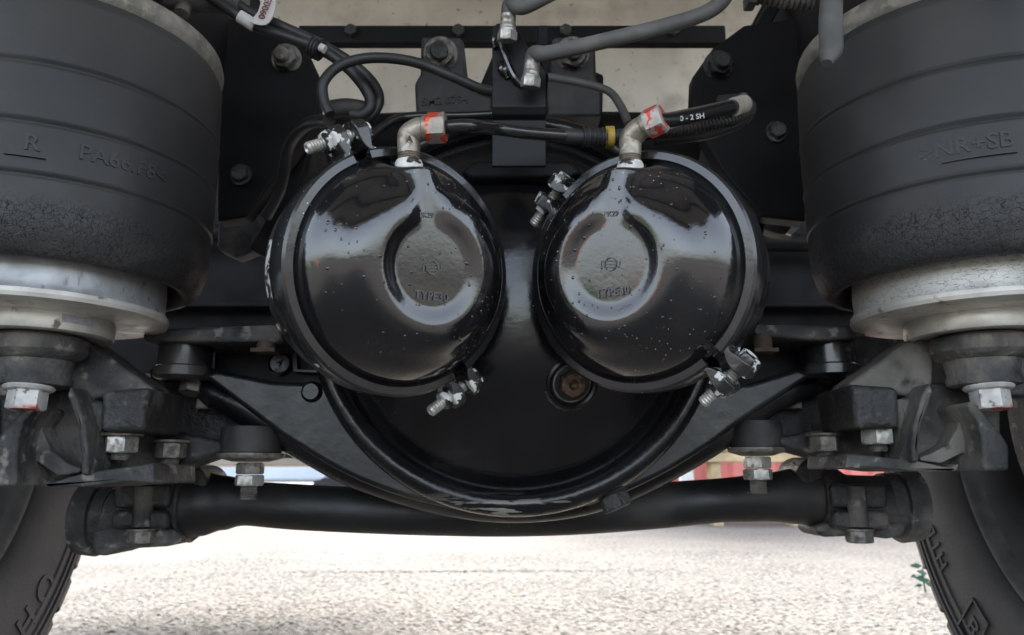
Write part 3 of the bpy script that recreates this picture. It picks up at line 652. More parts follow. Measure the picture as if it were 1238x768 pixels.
# ------------------------------------------------------------------ spring pedestals (castings)
def pedestal(s):
    t0, base, zf, z1 = spr[s]
    bx, by, bz = base; zb = bz + zf - .0185
    t = thing('spring_pedestal', 'dusty cast iron pedestal under the air spring marked PA66' if s < 0 else 'dusty cast iron pedestal under the air spring marked NR+SB', 'pedestal', (bx, by, zb), 'cast pedestals under the air springs')
    Y = by
    # boss: a necked barrel with flat front rib
    Mx = Matrix.Translation((bx, by, zb))
    mb = MB(); mb.lathe([(0, -.0005), (.043, -.0005), (.045, -.003), (.045, -.016), (.041, -.021), (.034, -.024), (.032, -.038), (.034, -.043), (.033, -.048), (.028, -.050), (0, -.050)], Mx, 56); boss = obj('boss', mb, M['cast'], t)
    # parting-line fin with scalloped edge on the side away from the axle cover
    fx = s
    fin = [(.0, -.019), (.035, -.022), (.040, -.027), (.036, -.033), (.041, -.039), (.037, -.046), (.043, -.053), (.043, -.060), (0, -.060)]
    mb = MB(); mb.prism([(bx + fx * x, by - .020, zb + z) for x, z in fin], (0, .035, 0)); obj('casting_fin', mb, M['cast'], t, bevel=.003)
    # flanged bolt
    Mb = frame((bx + (.004 if s < 0 else -.004), by - .012, zb - .050), (0, -.08, -1), up=(0, 1, 0))
    mb = MB(); mb.lathe([(0, 0), (.0215, 0), (.0225, .0015), (.0205, .004), (.017, .005), (0, .005)], Mb, 40); mb.hexa(.0172, .020, Mb @ Matrix.Translation((0, 0, .003))); obj('flange_bolt', mb, M['white_bolt'], t)
    q = lambda x, y: (x, y) if s < 0 else (1209 - x, y - 4 - 15 * max(0, y - 530) / 58)     # mirror outline for the other side
    def P(name, pts, Y0, d, m='cast', bevel=.006, sub=0, seg=3, fl=True):
        mb = MB(); mb.pp([q(*p) for p in pts], Y0, d, sub=sub); return obj(name, mb, M[m], t, bevel=bevel, seg=seg)
    # sloping arm, web, block, foot
    P('upper_arm', [(76, 414), (106, 412), (140, 438), (183, 468), (183, 482), (130, 480), (90, 486), (80, 466)], .775, .05, bevel=.009)
    P('web', [(-2, 466), (86, 466), (97, 500), (101, 545), (110, 586), (62, 588), (50, 570), (24, 556), (-2, 545)], .79, .03, 'cast_dark', bevel=.005)
    P('edge_rib', [(84, 466), (92, 478), (104, 520), (107, 550), (106, 575), (97, 575), (98, 545), (93, 512), (80, 478)], .745, .06, bevel=.006)
    P('outer_leg', [(40, 494), (27, 512), (21, 535), (19, 588), (-12, 588), (-12, 548), (-2, 528), (14, 508), (34, 488)], .735, .07, bevel=.008)
    P('arch_rib', [(46, 496), (50, 520), (62, 545), (82, 560), (96, 566), (96, 572), (70, 576), (46, 560), (25, 556), (22, 540), (30, 516)], .765, .05, bevel=.010, seg=4)
    P('foot', [(48, 576), (60, 584), (100, 572), (186, 560), (187, 585), (150, 583), (110, 589), (52, 589)], .755, .10, bevel=.005)
    P('upright', [(106, 486), (124, 486), (122, 522), (113, 530), (111, 552), (112, 578), (102, 580), (104, 540)], .77, .06, bevel=.006)
    P('bolt_block', [(122, 472), (182, 468), (177, 490), (174, 522), (120, 522)], .755, .09, 'cast_dark', bevel=.006)
    P('back_web', [(112, 522), (190, 518), (268, 535), (268, 546), (240, 556), (212, 566), (190, 572), (188, 586), (110, 582)], .86, .06, 'cast', bevel=.006)
    for (px, py, Y0, sc, mm) in ((148, 524, .785, 1.0, 'steel'), (208, 532, .84, .95, 'steel_dirty')):
        if s > 0: px, py = (1059, 514) if px == 148 else (996, 524)
        c = at(px, py, Y0)
        mb = MB(); mb.cyl(.020 * sc, .003, Matrix.Translation(c + Vector((0, 0, -.003))), ch=.0008); obj('washer', mb, M['steel_dirty'], t)
        mb = MB(); mb.hexa(.0165 * sc, .0165, Matrix.Translation(c + Vector((0, 0, -.0195))) @ Matrix.Rotation(.3 + px, 4, 'Z')); obj('nut', mb, M[mm], t)
        mb = MB(); mb.thread(.0095, .0075, frame(c + Vector((0, 0, -.0195)), (0, 0, -1), up=(0, 1, 0)), hollow=False); obj('stud', mb, M['steel_dirty'], t)
for s in (-1, 1): pedestal(s)

# ------------------------------------------------------------------ brake chambers
def interp(x, tab):
    for i in range(len(tab) - 1):
        if x <= tab[i + 1][0]:
            x0, y0 = tab[i]; x1, y1 = tab[i + 1]; t = (x - x0) / (x1 - x0)
            m0 = (y1 - y0) / (x1 - x0) if i == 0 else (tab[i + 1][1] - tab[i - 1][1]) / (tab[i + 1][0] - tab[i - 1][0])
            m1 = (tab[i + 2][1] - y0) / (tab[i + 2][0] - x0) if i + 2 < len(tab) else (y1 - y0) / (x1 - x0)
            h = x1 - x0
            return (2 * t ** 3 - 3 * t * t + 1) * y0 + (t ** 3 - 2 * t * t + t) * h * m0 + (-2 * t ** 3 + 3 * t * t) * y1 + (t ** 3 - t * t) * h * m1
    return tab[-1][1]
CAP = [(0, .0560), (.030, .0558), (.050, .0546), (.061, .0520), (.069, .0470), (.078, .038), (.087, .0285), (.0945, .016), (.0985, .005), (.1025, .000)]
def cap_h(x, y):
    r = math.hypot(x, y); b = interp(r, CAP)
    d = r - .0445
    if y > 0:
        d2 = abs(x) - .0165
        kk = .010; hh = max(0, min(1, .5 + .5 * (d2 - d) / kk)); d = d2 * (1 - hh) + d * hh - kk * hh * (1 - hh)
    m = 1 - sm(-.0130, .0060, d)
    fl = .0514 - .05 * max(0, r - .02) ** 1.5
    if y > .080: fl = fl * (1 - sm(.082, .0935, y)) 
    return b + m * (fl - b)
def chamber(s, c, yaw, tilt, tops, label, roll):
    n = Vector((-s * math.sin(yaw) * math.cos(tilt), -math.cos(yaw) * math.cos(tilt), -math.sin(tilt)))
    Mc = frame(c, n, roll=roll)
    t = thing('brake_chamber', label, 'brake chamber', Mc, 'brake chambers on the axle')
    # pressed cap
    NR, NA = 84, 192; vs = []; fs = []
    Rm = .1025
    vs.append((0, 0, cap_h(0, 0)))
    for i in range(1, NR + 1):
        r = Rm * i / NR
        for j in range(NA):
            a = 2 * PI * j / NA; x, y = r * math.cos(a), r * math.sin(a); vs.append((x, y, cap_h(x, y)))
    for j in range(NA): fs.append((0, 1 + j, 1 + (j + 1) % NA))
    for i in range(NR - 1):
        for j in range(NA):
            o = 1 + i * NA; fs.append((o + j, o + NA + j, o + NA + (j + 1) % NA, o + (j + 1) % NA))
    cap = obj('pressed_cap', MB().add(vs, fs, Mc), M['gloss'], t, ang=70)
    # raised lettering on the cap
    zf = cap_h(0, -.02)
    mb = MB()
    v, f = text('TYPE30', .0100, .0012); mb.add(v, f, Mc @ Matrix.Rotation(-roll * .8, 4, 'Z') @ Matrix.Translation((0.001, -.024, zf))); obj('raised_type', mb, M['type'], cap); mb = MB()
    v, f = text('PK29', .0062, .0009); mb.add(v, f, Mc @ Matrix.Translation((-.002, .043, cap_h(0, .043))))
    obj('raised_code', mb, M['type'], cap)
    mb = MB()
    vs = []; 
    mb.lathe([(.0052, -.0003), (.0050, .0011), (.0060, .0011), (.0060, -.0003)], Mc @ Matrix.Translation((0, 0, zf)), 28)
    for yy, x0, x1 in ((.0026, -.008, .006), (.0, -.0045, .0045), (-.0026, -.006, .008)): mb.box(((x0 + x1) / 2, yy, zf + .0003), (x1 - x0, .0010, .0016), Mc)
    for xx in (-.0085, .0085): mb.box((xx, 0, zf + .0002), (.0008, .005, .001), Mc)
    obj('raised_emblem', mb, M['type'], cap)
    # water drops
    mb = MB(); rnd = random.Random(11 + s)
    for q in range(150):
        a = rnd.uniform(0, 2 * PI); r = .088 * math.sqrt(rnd.random()); x, y = r * math.cos(a), r * math.sin(a); h = cap_h(x, y)
        e = .0008; nx = -(cap_h(x + e, y) - cap_h(x - e, y)) / (2 * e); ny = -(cap_h(x, y + e) - cap_h(x, y - e)) / (2 * e)
        rd = rnd.choice((.0005, .0006, .0008, .0008, .0011, .0014)); 
        Md = Mc @ frame((x, y, h - .0001), (nx, ny, 1), up=(0, 1, 0)) @ Matrix.Diagonal((1, rnd.uniform(1, 1.5), .55, 1))
        mb.lathe([(rd * math.cos(b), rd * math.sin(b)) for b in (0, .4, .8, 1.2, PI / 2)], Md, 10)
    obj('water_drops', mb, M['gloss'], cap, merge=False, kind='stuff')
    # rear shell
    mb = MB(); mb.lathe([(.0965, -.004), (.1005, -.010), (.1005, -.030), (.0995, -.034), (.1010, -.040), (.1010, -.066), (.0965, -.080), (.078, -.094), (.055, -.102), (.03, -.104), (0, -.104)], Mc, 96)
    rear = obj('rear_shell', mb, M['satin'], t)
    mb = MB(); mb.cyl(.034, .05, Mc @ Matrix.Translation((0, 0, -.150))); obj('rear_neck', mb, M['cast_dark'], rear)
    # two clamp halves with turned out ears
    gap = .075
    a_top, a_bot = tops[0] - roll, tops[1] - roll
    prof = [(.0995, .0045), (.1010, .0060), (.1072, .0054), (.1094, .0030), (.1100, -.002), (.1100, -.024), (.1085, -.028), (.101, -.033), (.0965, -.035)]
    inner = [(.0945, -.033), (.0985, -.0285), (.1060, -.024), (.1060, -.001), (.1010, .0025), (.0990, .0025)]
    ring = prof + inner + [prof[0]]
    for h0, h1 in ((a_bot + gap, a_top - gap), (a_top + gap, a_bot + 2 * PI - gap)):
        mb = MB(); mb.lathe(ring, Mc, 72, a0=h0, a1=h1); hb = obj('clamp_half', mb, M['band'], t)
        for a_, sg in ((h0, 1), (h1, -1)):
            # ear strip: from band surface, curling outward away from the joint
            path = []
            for dl, rr in ((.20, .1040), (.13, .1058), (.07, .1085), (.042, .1125), (.032, .120), (.030, .130), (.031, .136)):
                a = a_ + sg * (dl - .02) ; path.append((rr * math.cos(a), rr * math.sin(a)))
            path = [(p.x, p.y) for p in crom([(x, y, 0) for x, y in path], 4)]
            vs = []; fs = []; th0 = .0048
            m = len(path)
            for i, (x, y) in enumerate(path):
                x0, y0 = path[max(0, i - 1)]; x1, y1 = path[min(m - 1, i + 1)]
                tx, ty = x1 - x0, y1 - y0; l = math.hypot(tx, ty); th = th0 + .0075 * sm(m * .35, m * .7, i); nx, ny = -ty / l * th / 2, tx / l * th / 2
                e = sm(m * .75, m - 1, i) * .006
                for (ox, oy) in ((nx, ny), (-nx, -ny)):
                    for z in (.0035 - e, -.0275 + e): vs.append((x + ox, y + oy, z))
            for i in range(m - 1):
                b = i * 4
                for (p, q) in ((0, 1), (1, 3), (3, 2), (2, 0)): fs.append((b + p, b + q, b + 4 + q, b + 4 + p))
            fs += [(0, 2, 3, 1), (m * 4 - 4, m * 4 - 3, m * 4 - 1, m * 4 - 2)]
            obj('clamp_ear', MB().add(vs, fs, Mc), M['lug'], hb, bevel=.003, seg=3, ang=50)
    for a, sg in ((a_top, 1), (a_bot, -1)):
        tx, ty = -math.sin(a) * sg, math.cos(a) * sg; r = .1245
        o = Vector((r * math.cos(a), r * math.sin(a), -.012))
        Tm = Mc @ frame(o, (tx, ty, 0), up=(0, 0, 1))
        mb = MB(); mb.thread(.0056, .056, Tm @ Matrix.Translation((0, 0, -.018)), n=18); sh = obj('clamp_bolt', mb, M['steel'], t)
        mb = MB(); mb.hexa(.0098, .0085, Tm @ Matrix.Translation((0, 0, .0135)) @ Matrix.Rotation(.2, 4, 'Z')); obj('nut', mb, M['lug'], sh)
        mb = MB(); mb.hexa(.0105, .008, Tm @ Matrix.Translation((0, 0, -.022)) @ Matrix.Rotation(.5, 4, 'Z')); obj('head', mb, M['lug'], sh)
    return t, Mc
ch = {}
ch[-1] = chamber(-1, at(487, 329, .655), math.radians(36), math.radians(8), (math.radians(119), math.radians(-52)), 'glossy black brake chamber whose elbow nut is painted orange red', math.radians(10))
ch[1] = chamber(1, at(769, 328, .672), math.radians(34), math.radians(6), (math.radians(133), math.radians(-52)), 'glossy black brake chamber whose whitish elbow nut has small red marks', math.radians(-8))
# worn sticker wrapped on one rear shell
t, Mc = ch[-1]
mb = MB(); mb.lathe([(.1013, -.042), (.1013, -.062)], Mc, 14, a0=math.radians(160), a1=math.radians(190)); stk = obj('worn_sticker', mb, M['worn_sticker'], t)
mb = MB()
for k_, (word, zz) in enumerate((('CHAMBER', -.045), ('3030-50', -.050), ('AIR', -.055))):
    v, f = text(word, .0056, .0002); out = []
    for p in v:
        a = math.radians(175) + p.x / .1013; r = .1014 + p.z; out.append((r * math.cos(a), r * math.sin(a), zz + p.y))
    mb.add(out, f, Mc)
obj('sticker_print', mb, M['chassis'], stk)

# elbow fittings (parts of their chamber)
def elbow(s):
    t, Mc = ch[s]
    p0 = Mc @ Vector((0, .084, .0225))
    if s < 0: dirs = [(0, 0, 0), (.001, -.002, .034)]; out = Vector((1, -.10, .02)); nm = M['red_nut']
    else: dirs = [(0, 0, 0), (.001, -.001, .034)]; out = Vector((.80, -.52, .20)); nm = M['red_mark_nut']
    out.normalize()
    up = (Mc.to_3x3() @ Vector((0, 1, 0))); up = (up * .4 + Vector((0, 0, 1)) * .6).normalized()
    # sealed collar at the port
    Mb = frame(p0 - up * .006, up, up=(0, 1, 0))
    mb = MB(); mb.lathe([(.0135, -.002), (.0135, .004), (.0118, .007), (.0118, .013), (.0105, .016), (0, .016)], Mb, 32, rf=lambda a, r, h: (r * (1 + .05 * noise.noise((a * 3, h * 300, s))), h)); obj('sealant_collar', mb, M['gunk'], t)
    mb = MB(); mb.lathe([(.012, -.001), (.0170, -.0045), (.0185, -.0015), (.016, .0015), (.0125, .002)], Mb, 40, rf=lambda a, r, h: (r * (1 + .14 * noise.noise((math.cos(a) * 2, math.sin(a) * 2, 4 + s))), h)); obj('sealant_smear', mb, M['gunk'], t)
    mb = MB(); mb.thread(.0098, .012, Mb @ Matrix.Translation((0, 0, .012)), pitch=.0022, hollow=False); th = obj('port_thread', mb, M['brass'], t)
    a = p0 + up * .016; b = p0 + up * .030; c = b + up * .0055 + out * .0055; d = b + up * .0075 + out * .012; e = d + out * .014
    mb = MB(); mb.tube([a, b, b + up * .003 + out * .0015, c, d - out * .002, d, e], [.0096, .0098, .0102, .0104, .0102, .0096, .0096], n=22, smooth=4); el = obj('elbow_fitting', mb, M['brass'], t)
    Mn = frame(d + out * .004, out)
    mb = MB(); mb.hexa(.0135, .0165, Mn @ Matrix.Rotation(.25, 4, 'Z')); obj('elbow_nut', mb, nm, el)
    mb = MB(); mb.cyl(.0105, .005, frame(d + out * .0, out), ch=.001); obj('collar', mb, M['brass'], el)
    if s < 0:
        v, f = text('A', .008, .0004); mb = MB(); q = a.lerp(b, .62); mb.add(v, f, frame(q + Vector((.002, -.0099, 0)), (.15, -1, 0))); obj('stamped_letter', mb, M['rust_dark'], el)
    return d + out * .0195, out
eo = {s: elbow(s) for s in (-1, 1)}

# ------------------------------------------------------------------ hoses
def hose(name, label, cat, parts):
    """parts: (part name, points, radius, material, ribs)"""
    t = thing(name, label, cat, parts[0][1][0])
    for (nm, pts, r, m, ribs) in parts:
        mb = MB(); mb.tube(pts, r, n=16, smooth=8 if len(pts) > 2 else 0, ribs=ribs); obj(nm, mb, M[m], t)
    return t
p, d = eo[-1]
hose('brake_pipe', 'shiny black pipe from the orange red nut across the bracket into ribbed sleeve', 'brake pipe', [
    ('pipe', [p - d * .004, p + d * .02, at(600, 156, .645), at(640, 161, .655), at(692, 165, .665)], .0058, 'blackhose', None),
    ('sleeve', [at(676, 163, .665), at(690, 165, .665), at(706, 166, .668)], .0072, 'cable', None),
    ('ribbed_sleeve', [at(704, 166, .668), at(720, 166, .67), at(734, 166, .67)], .0092, 'cable', .0042),
    ('yellow_ring', [at(732, 166, .672), at(742, 166, .672)], .0102, 'yellow', None),
    ('ribbed_tail', [at(741, 166, .69), at(790, 160, .70), at(850, 152, .70), at(885, 144, .705), at(902, 134, .72), at(898, 120, .75)], .0072, 'cable', .0036)])
p, d = eo[1]
t = hose('printed_hose', 'black hose with pale print running up to a beige end band', 'hose', [
    ('hose', [p - d * .006, at(806, 147, .632), at(840, 140, .655), at(870, 133, .68), at(893, 128, .70)], .0076, 'blackhose', None),
    ('end_band', [at(887, 129.5, .692), at(899, 126, .706)], .0092, 'end_band', None)])
mb = MB(); v, f = text('16X1.0 - 2 SH', .0065, .0002)
o_ = at(812, 147, .626); mb.add(v, f, frame(at(826, 143.5, .632), (-.1, -1, -.15), roll=.09)); obj('print', mb, M['greyprint'], t)
hose('cover_loop', 'dull black hose loop rounding the beige banded end', 'hose', [('hose', [at(790, 169, .72), at(850, 163, .72), at(892, 149, .725), at(908, 133, .73), at(898, 121, .74), at(870, 122, .76)], .0058, 'cable', None)])
hose('thin_pipe', 'thin grey pipe bending down behind the whitish elbow', 'pipe', [('pipe', [at(655, 92, .9), at(700, 100, .9), at(735, 110, .9), at(750, 128, .88), at(760, 150, .86)], .0052, 'hose', None)])
hose('thin_pipe', 'thin dark pipe arching behind the orange red elbow nut', 'pipe', [('pipe', [at(440, 178, .76), at(455, 160, .77), at(475, 146, .78), at(500, 141, .79), at(560, 140, .80), at(600, 138, .80)], .0050, 'blackhose', None)])
hose('loop_cable', 'black cable arching in a loop from the clamp to the centre bracket', 'cable', [('cable', [at(399, 138, .74), at(391, 118, .74), at(392, 98, .74), at(412, 79, .745), at(450, 70, .75), at(500, 75, .76), at(550, 94, .765), at(580, 107, .77), at(606, 112, .775)], .0056, 'cable', None)])
t = hose('cable_bundle', 'pair of black cables with white tag and tape tie curling down', 'cable', [
    ('cable', [at(252, -6, .76), at(282, 15, .76), at(310, 32, .765), at(350, 46, .77), at(388, 60, .775), at(420, 82, .78), at(442, 108, .785), at(448, 128, .79), at(436, 139, .79), at(424, 138, .79)], .0062, 'cable', None),
    ('cable', [at(275, -6, .77), at(300, 14, .77), at(340, 32, .775), at(384, 52, .78), at(424, 76, .785), at(450, 100, .79), at(458, 122, .80), at(446, 142, .80), at(425, 146, .80)], .0062, 'cable', None),
    ('tie', [at(377, 56, .773), at(388, 61, .773)], .0125, 'cable', .003),
    ('white_tape', [at(289, 19.5, .757), at(308, 31, .762)], .0070, 'label', None),
    ('tape_end', [at(387, 57, .765), at(393, 60, .765)], .0045, 'label', None)])
# wrap-round paper tag
mb = MB(); a = [at(318, -8, .755), at(332, -8, .755), at(331, 16, .752), at(321, 30, .750), at(303, 26, .750), at(312, 14, .752)]
mb.prism(crom(a + [a[0]], 3)[:-1], (0, .001, 0)); tg = obj('paper_tag', mb, M['label'], t)
mb = MB(); v, f = text('E0060', .0105, .0002); mb.add(v, f, frame(at(320, 10, .7495), (0, -1, 0), roll=-1.85)); obj('tag_print', mb, M['print'], tg)
t = thing('air_valve', 'grey valve body at the top edge beside the cable bundle', 'valve', at(250, 5, .76))
mb = MB(); mb.tube([at(205, -4, .78), at(262, 0, .775), at(293, 2, .77)], .0155, smooth=0, n=24); obj('body', mb, M['hose'], t)
mb = MB(); mb.cyl(.008, .012, frame(at(222, 8, .76), (0, -.3, -1), up=(0, 1, 0))); obj('port', mb, M['cast'], t)
t = thing('cable_connector', 'ribbed dark connector at the top edge near the grey pipe', 'connector', at(950, 2, .8))
mb = MB(); mb.tube([at(905, -8, .8), at(950, -2, .8), at(982, 2, .8)], .012, smooth=0, ribs=.006); obj('ribbed_body', mb, M['cast'], t)
mb = MB(); mb.box(at(907, 2, .8), (.012, .02, .014)); obj('clip', mb, M['cast'], t, bevel=.002)
# elbow cable clip behind upper clamp of the first chamber
mb = MB(); mb.tube([at(402, 132, .79), at(420, 130, .79), at(442, 134, .80), at(452, 142, .81)], .010, n=14); tag(obj('rubber_boot', mb, M['rubber']), 'short dark rubber boot where the cables end by the clamp', 'boot')
mb = MB(); mb.tube([at(398, 146, .80), at(372, 150, .85), at(350, 175, .9), at(340, 225, .95), at(322, 262, .98)], .0075, n=12); tag(obj('dark_hose', mb, M['cable']), 'dark hose dropping behind the clamp bolt beside the rail', 'hose')

# ------------------------------------------------------------------ centre hose bracket
t = thing('hose_bracket', 'black folded bracket plate carrying two hex hose ends', 'bracket', at(628, 190, .715))
mb = MB(); Yb = .70
x0, x1 = at(595, 110, Yb).x, at(660, 110, Yb).x
zs = [at(628, y, Yb).z for y in (196, 140, 131, 96)]
prof = [(Yb + .010, zs[0]), (Yb + .010, zs[1]), (Yb + .004, zs[1] + .003), (Yb, zs[2] + .002), (Yb, zs[3])]
mb.prism([(x0, y, z) for y, z in prof] + [(x0, y + .005, z + .0) for y, z in reversed(prof)], (x1 - x0, 0, 0)); obj('lower_plate', mb, M['bracket'], t, bevel=.001)
mb = MB(); mb.pp([(595, 97), (595, 34), (601, 28), (622, 28), (644, 66), (660, 86), (660, 97)], Yb, .005); obj('upper_plate', mb, M['bracket'], t, bevel=.001)
mb = MB(); mb.pp([(650, 30), (663, 30), (663, 95), (650, 70)], Yb + .03, .05); obj('side_flange', mb, M['chassis'], t, bevel=.002)
mb = MB(); mb.tube([at(599, 58, Yb - .002), at(598, 50, Yb - .004), at(602, 46, Yb - .005), at(608, 62, Yb - .005), at(620, 90, Yb - .005), at(631, 103, Yb - .004)], [.003, .0038, .004, .004, .0038, .003], n=10); obj('pressed_slot', mb, M['gloss'], t)
mb = MB(); mb.tube([at(603, 76, Yb - .001), at(608, 84, Yb - .003), at(614, 95, Yb - .001)], [.003, .0052, .003], n=10); obj('weld_blob', mb, M['gloss'], t)
def hexend(px, py, Y, drn, hosepts, r):
    c = at(px, py, Y); Mx = frame(c, drn, up=(0, 1, 0))
    mb = MB(); mb.hexa(.0098, .0095, Mx @ Matrix.Rotation(.35, 4, 'Z')); h = obj('hex_fitting', mb, M['steel'], t)
    mb = MB(); mb.lathe([(.0085, .008), (.0085, .011), (.0076, .012), (.0079, .014), (.0074, .015), (.0079, .0165), (.0074, .018), (.0077, .020), (.0074, .0255), (0, .0255)], Mx, 28); obj('ferrule', mb, M['steel'], h)
    return c + Vector(drn).normalized() * .021
e1 = hexend(613, 50, .68, (.05, -.25, 1), None, 0)
e2 = hexend(641, 106, .68, (.08, -.25, 1), None, 0)
hose('rubber_hose', 'short grey rubber hose leaving the upper hex end', 'hose', [('hose', [e1, e1 + Vector((.002, -.004, .014)), at(632, 9, .66), at(668, -8, .655), at(700, -22, .655)], .0070, 'hose', None)])
hose('rubber_hose', 'long thick grey rubber hose sweeping up from the lower hex end', 'hose', [('hose', [e2, e2 + Vector((.002, -.004, .010)), at(660, 65, .66), at(690, 59, .655), at(750, 45, .65), at(810, 30, .65), at(852, 16, .65), at(874, 0, .65), at(884, -22, .66)], .0073, 'hose', None)])

# ------------------------------------------------------------------ wheels
def wheel(s):
    c = Vector((-.722 if s < 0 else .682, .915, .521))
    t = thing('truck_wheel', 'truck tyre with raised letters HO under the PA66 air spring' if s < 0 else 'truck tyre with boxed letter B beside the green weed', 'wheel', c, 'inner truck wheels')
    Mx = frame(c, (s, 0, 0))
    prof = [(.296, .045), (.312, .018), (.335, .006), (.38, .000), (.425, .000), (.428, -.0025), (.432, -.0025), (.435, .001), (.448, .003), (.451, .000), (.455, .000), (.458, .005), (.466, .007), (.469, .0035), (.473, .004), (.476, .010), (.486, .014), (.492, .012), (.494, .018), (.499, .028), (.501, .05), (.501, .23), (.49, .265), (.43, .28), (.35, .26)]
    mb = MB(); mb.lathe(prof, Mx, 180); ty = obj('tyre', mb, M['tyre'], t)
    lug = MB()
    lug.prism([(.498, -.024, .016), (.507, -.024, .030), (.523, -.022, .034), (.523, .016, .034), (.507, .018, .030), (.498, .018, .016)], (0, 0, 0.19))
    # shoulder block as a solid
    lug = MB(); rs = [(.488, .0135), (.516, .021), (.522, .028), (.522, .080), (.498, .080)]
    vs = [];
    for a in (-.052, .048):
        for (r, z) in rs: vs.append((r * math.cos(a + (z - .02) * .25), r * math.sin(a + (z - .02) * .25), z))
    lug.add(vs, [(0, 1, 2, 3, 4), (9, 8, 7, 6, 5)] + [(i, i + 5, (i + 1) % 5 + 5, (i + 1) % 5) for i in range(5)])
    me = None
    N = 44
    for i in range(N):
        if me is None:
            lb = MB(); lb.v = [Mx @ v for v in lug.v]; lb.f = lug.f
            o = obj('tread_block', lb, M['tyre'], ty, bevel=.002, ang=30); me = o.data; o0 = o
        else:
            o = o0.copy(); C.objects.link(o); o.parent = ty
            A = ty.matrix_world.inverted() @ (Mx @ Matrix.Rotation(2 * PI * i / N, 4, 'Z') @ Mx.inverted()) @ ty.matrix_world
            o.matrix_basis = A
    mb = MB(); mb.lathe([(r_, .615 - z_) for r_, z_ in prof], Mx, 90); obj('outer_tyre', mb, M['tyre'], t)
    # lettering
    def side(body, size, ang, r0, box=False):
        mb = MB(); v, f = text(body, size, .0016); out = []
        for p in v:
            a = ang - s * 0 + (-p.x if s > 0 else -p.x) / r0; r = r0 + p.y
            # seen from between the wheels: x right
            y_ = math.sin(a) * r; 
            out.append(c + Vector((-s * (.0008 + p.z) - s * .0, (math.cos(a) * r), math.sin(a) * r)))
        mb.add(out, f); 
        return mb
    def letters(body, size, a_c, r0, flip=1):
        v, f = text(body, size, .0015); out = []
        for p in v:
            a = a_c + flip * p.x / r0; r = r0 - flip * s * 0 + p.y * 1.0
            out.append(c + Vector((-s * (.0006 + p.z), math.cos(a) * r, math.sin(a) * r)))
        return MB().add(out, f)
    for ch_, sz_, an_, fl_ in ((('H', .056, -45, 1), ('O', .056, -37, 1)) if s < 0 else (('d', .036, -24, -1), ('I', .036, -27.5, -1), ('H', .036, -31, -1))):
        obj('raised_letter', letters(ch_, sz_, math.radians(an_), .415, fl_), M['tyre'], ty)
    if s > 0:
        mb = letters('B', .040, math.radians(-46), .415, -1); obj('raised_letter', mb, M['tyre'], ty)
        mb = MB()
        for (da, dr, la, lr) in ((0, .033, .10, .003), (0, -.033, .10, .003), (.055, 0, .006, .066), (-.055, 0, .006, .066)):
            a0 = math.radians(-46) + da; vs = []
            for aa in (a0 - la / 2 * 1.2, a0 + la / 2 * 1.2):
                for r in (.415 + dr - lr / 2, .415 + dr + lr / 2):
                    for x in (-.001, .003): vs.append(c + Vector((-s * x, math.cos(aa) * r, math.sin(aa) * r)))
            mb.add(vs, [(0, 1, 3, 2), (4, 6, 7, 5), (0, 4, 5, 1), (2, 3, 7, 6), (0, 2, 6, 4), (1, 5, 7, 3)])
        obj('letter_frame', mb, M['tyre'], ty)
    mb = MB(); mb.lathe([(.285, .055), (.292, .030), (.300, .014), (.307, .010), (.3105, .014), (.309, .028)], Mx, 140); rim = obj('rim_lip', mb, M['lip'], t)
    mb = MB(); mb.lathe([(.292, .03), (.283, .06), (.270, .10), (.262, .16), (.258, .2), (.10, .21), (0, .21)], Mx, 100); obj('rim', mb, M['wheel'], t)
    mb = MB(); mb.lathe([(.0, .02), (.10, .02), (.195, .03), (.205, .04), (.205, .16), (0, .16)], Mx, 80); obj('brake_drum', mb, M['cast'], t)
for s in (-1, 1): wheel(s)
# side skirt bracket seen past the pedestal
mb = MB(); mb.box((.73, 1.32, at(1200, 420, 1.3).z), (.30, .05, .085)); tag(obj('guard_bracket', mb, M['cast'], bevel=.004), 'dusty flat bracket bar behind the NR+SB pedestal', 'bracket')

# ------------------------------------------------------------------ weed by the tyre
t = thing('weed', 'small green weed growing beside the truck tyre', 'weed', (at(1130, 712, 2.45).x, 2.45, .01))
rnd = random.Random(3)
YW = 3.06
b0 = at(1119, 716, YW)
stem = [b0, at(1117, 705, YW), at(1115, 695, YW), at(1116, 683, YW)]
mb = MB(); mb.tube(stem, [.004, .003, .003, .002], n=6); obj('stem', mb, M['leaf'], t)
for i in range(13):
    p = stem[0].lerp(stem[-1], rnd.uniform(.15, 1)) + Vector((rnd.uniform(-.02, .02), rnd.uniform(-.03, .03), rnd.uniform(-.01, .02)))
    L_ = rnd.uniform(.03, .055); a = rnd.uniform(-.5, .5) + (PI if rnd.random() < .6 else 0); dv = Vector((math.cos(a), rnd.uniform(-.4, .4), math.sin(a) * .6)).normalized(); wv = dv.cross(Vector((.2, -1, .4))).normalized() * L_ * .22
    mb = MB(); mb.add([p, p + dv * L_ * .4 + wv, p + dv * L_, p + dv * L_ * .4 - wv, p + dv * L_ * .45 + Vector((0, 0, .004))], [(0, 1, 4), (1, 2, 4), (2, 3, 4), (3, 0, 4)]); obj('leaf', mb, M['leaf'], t)

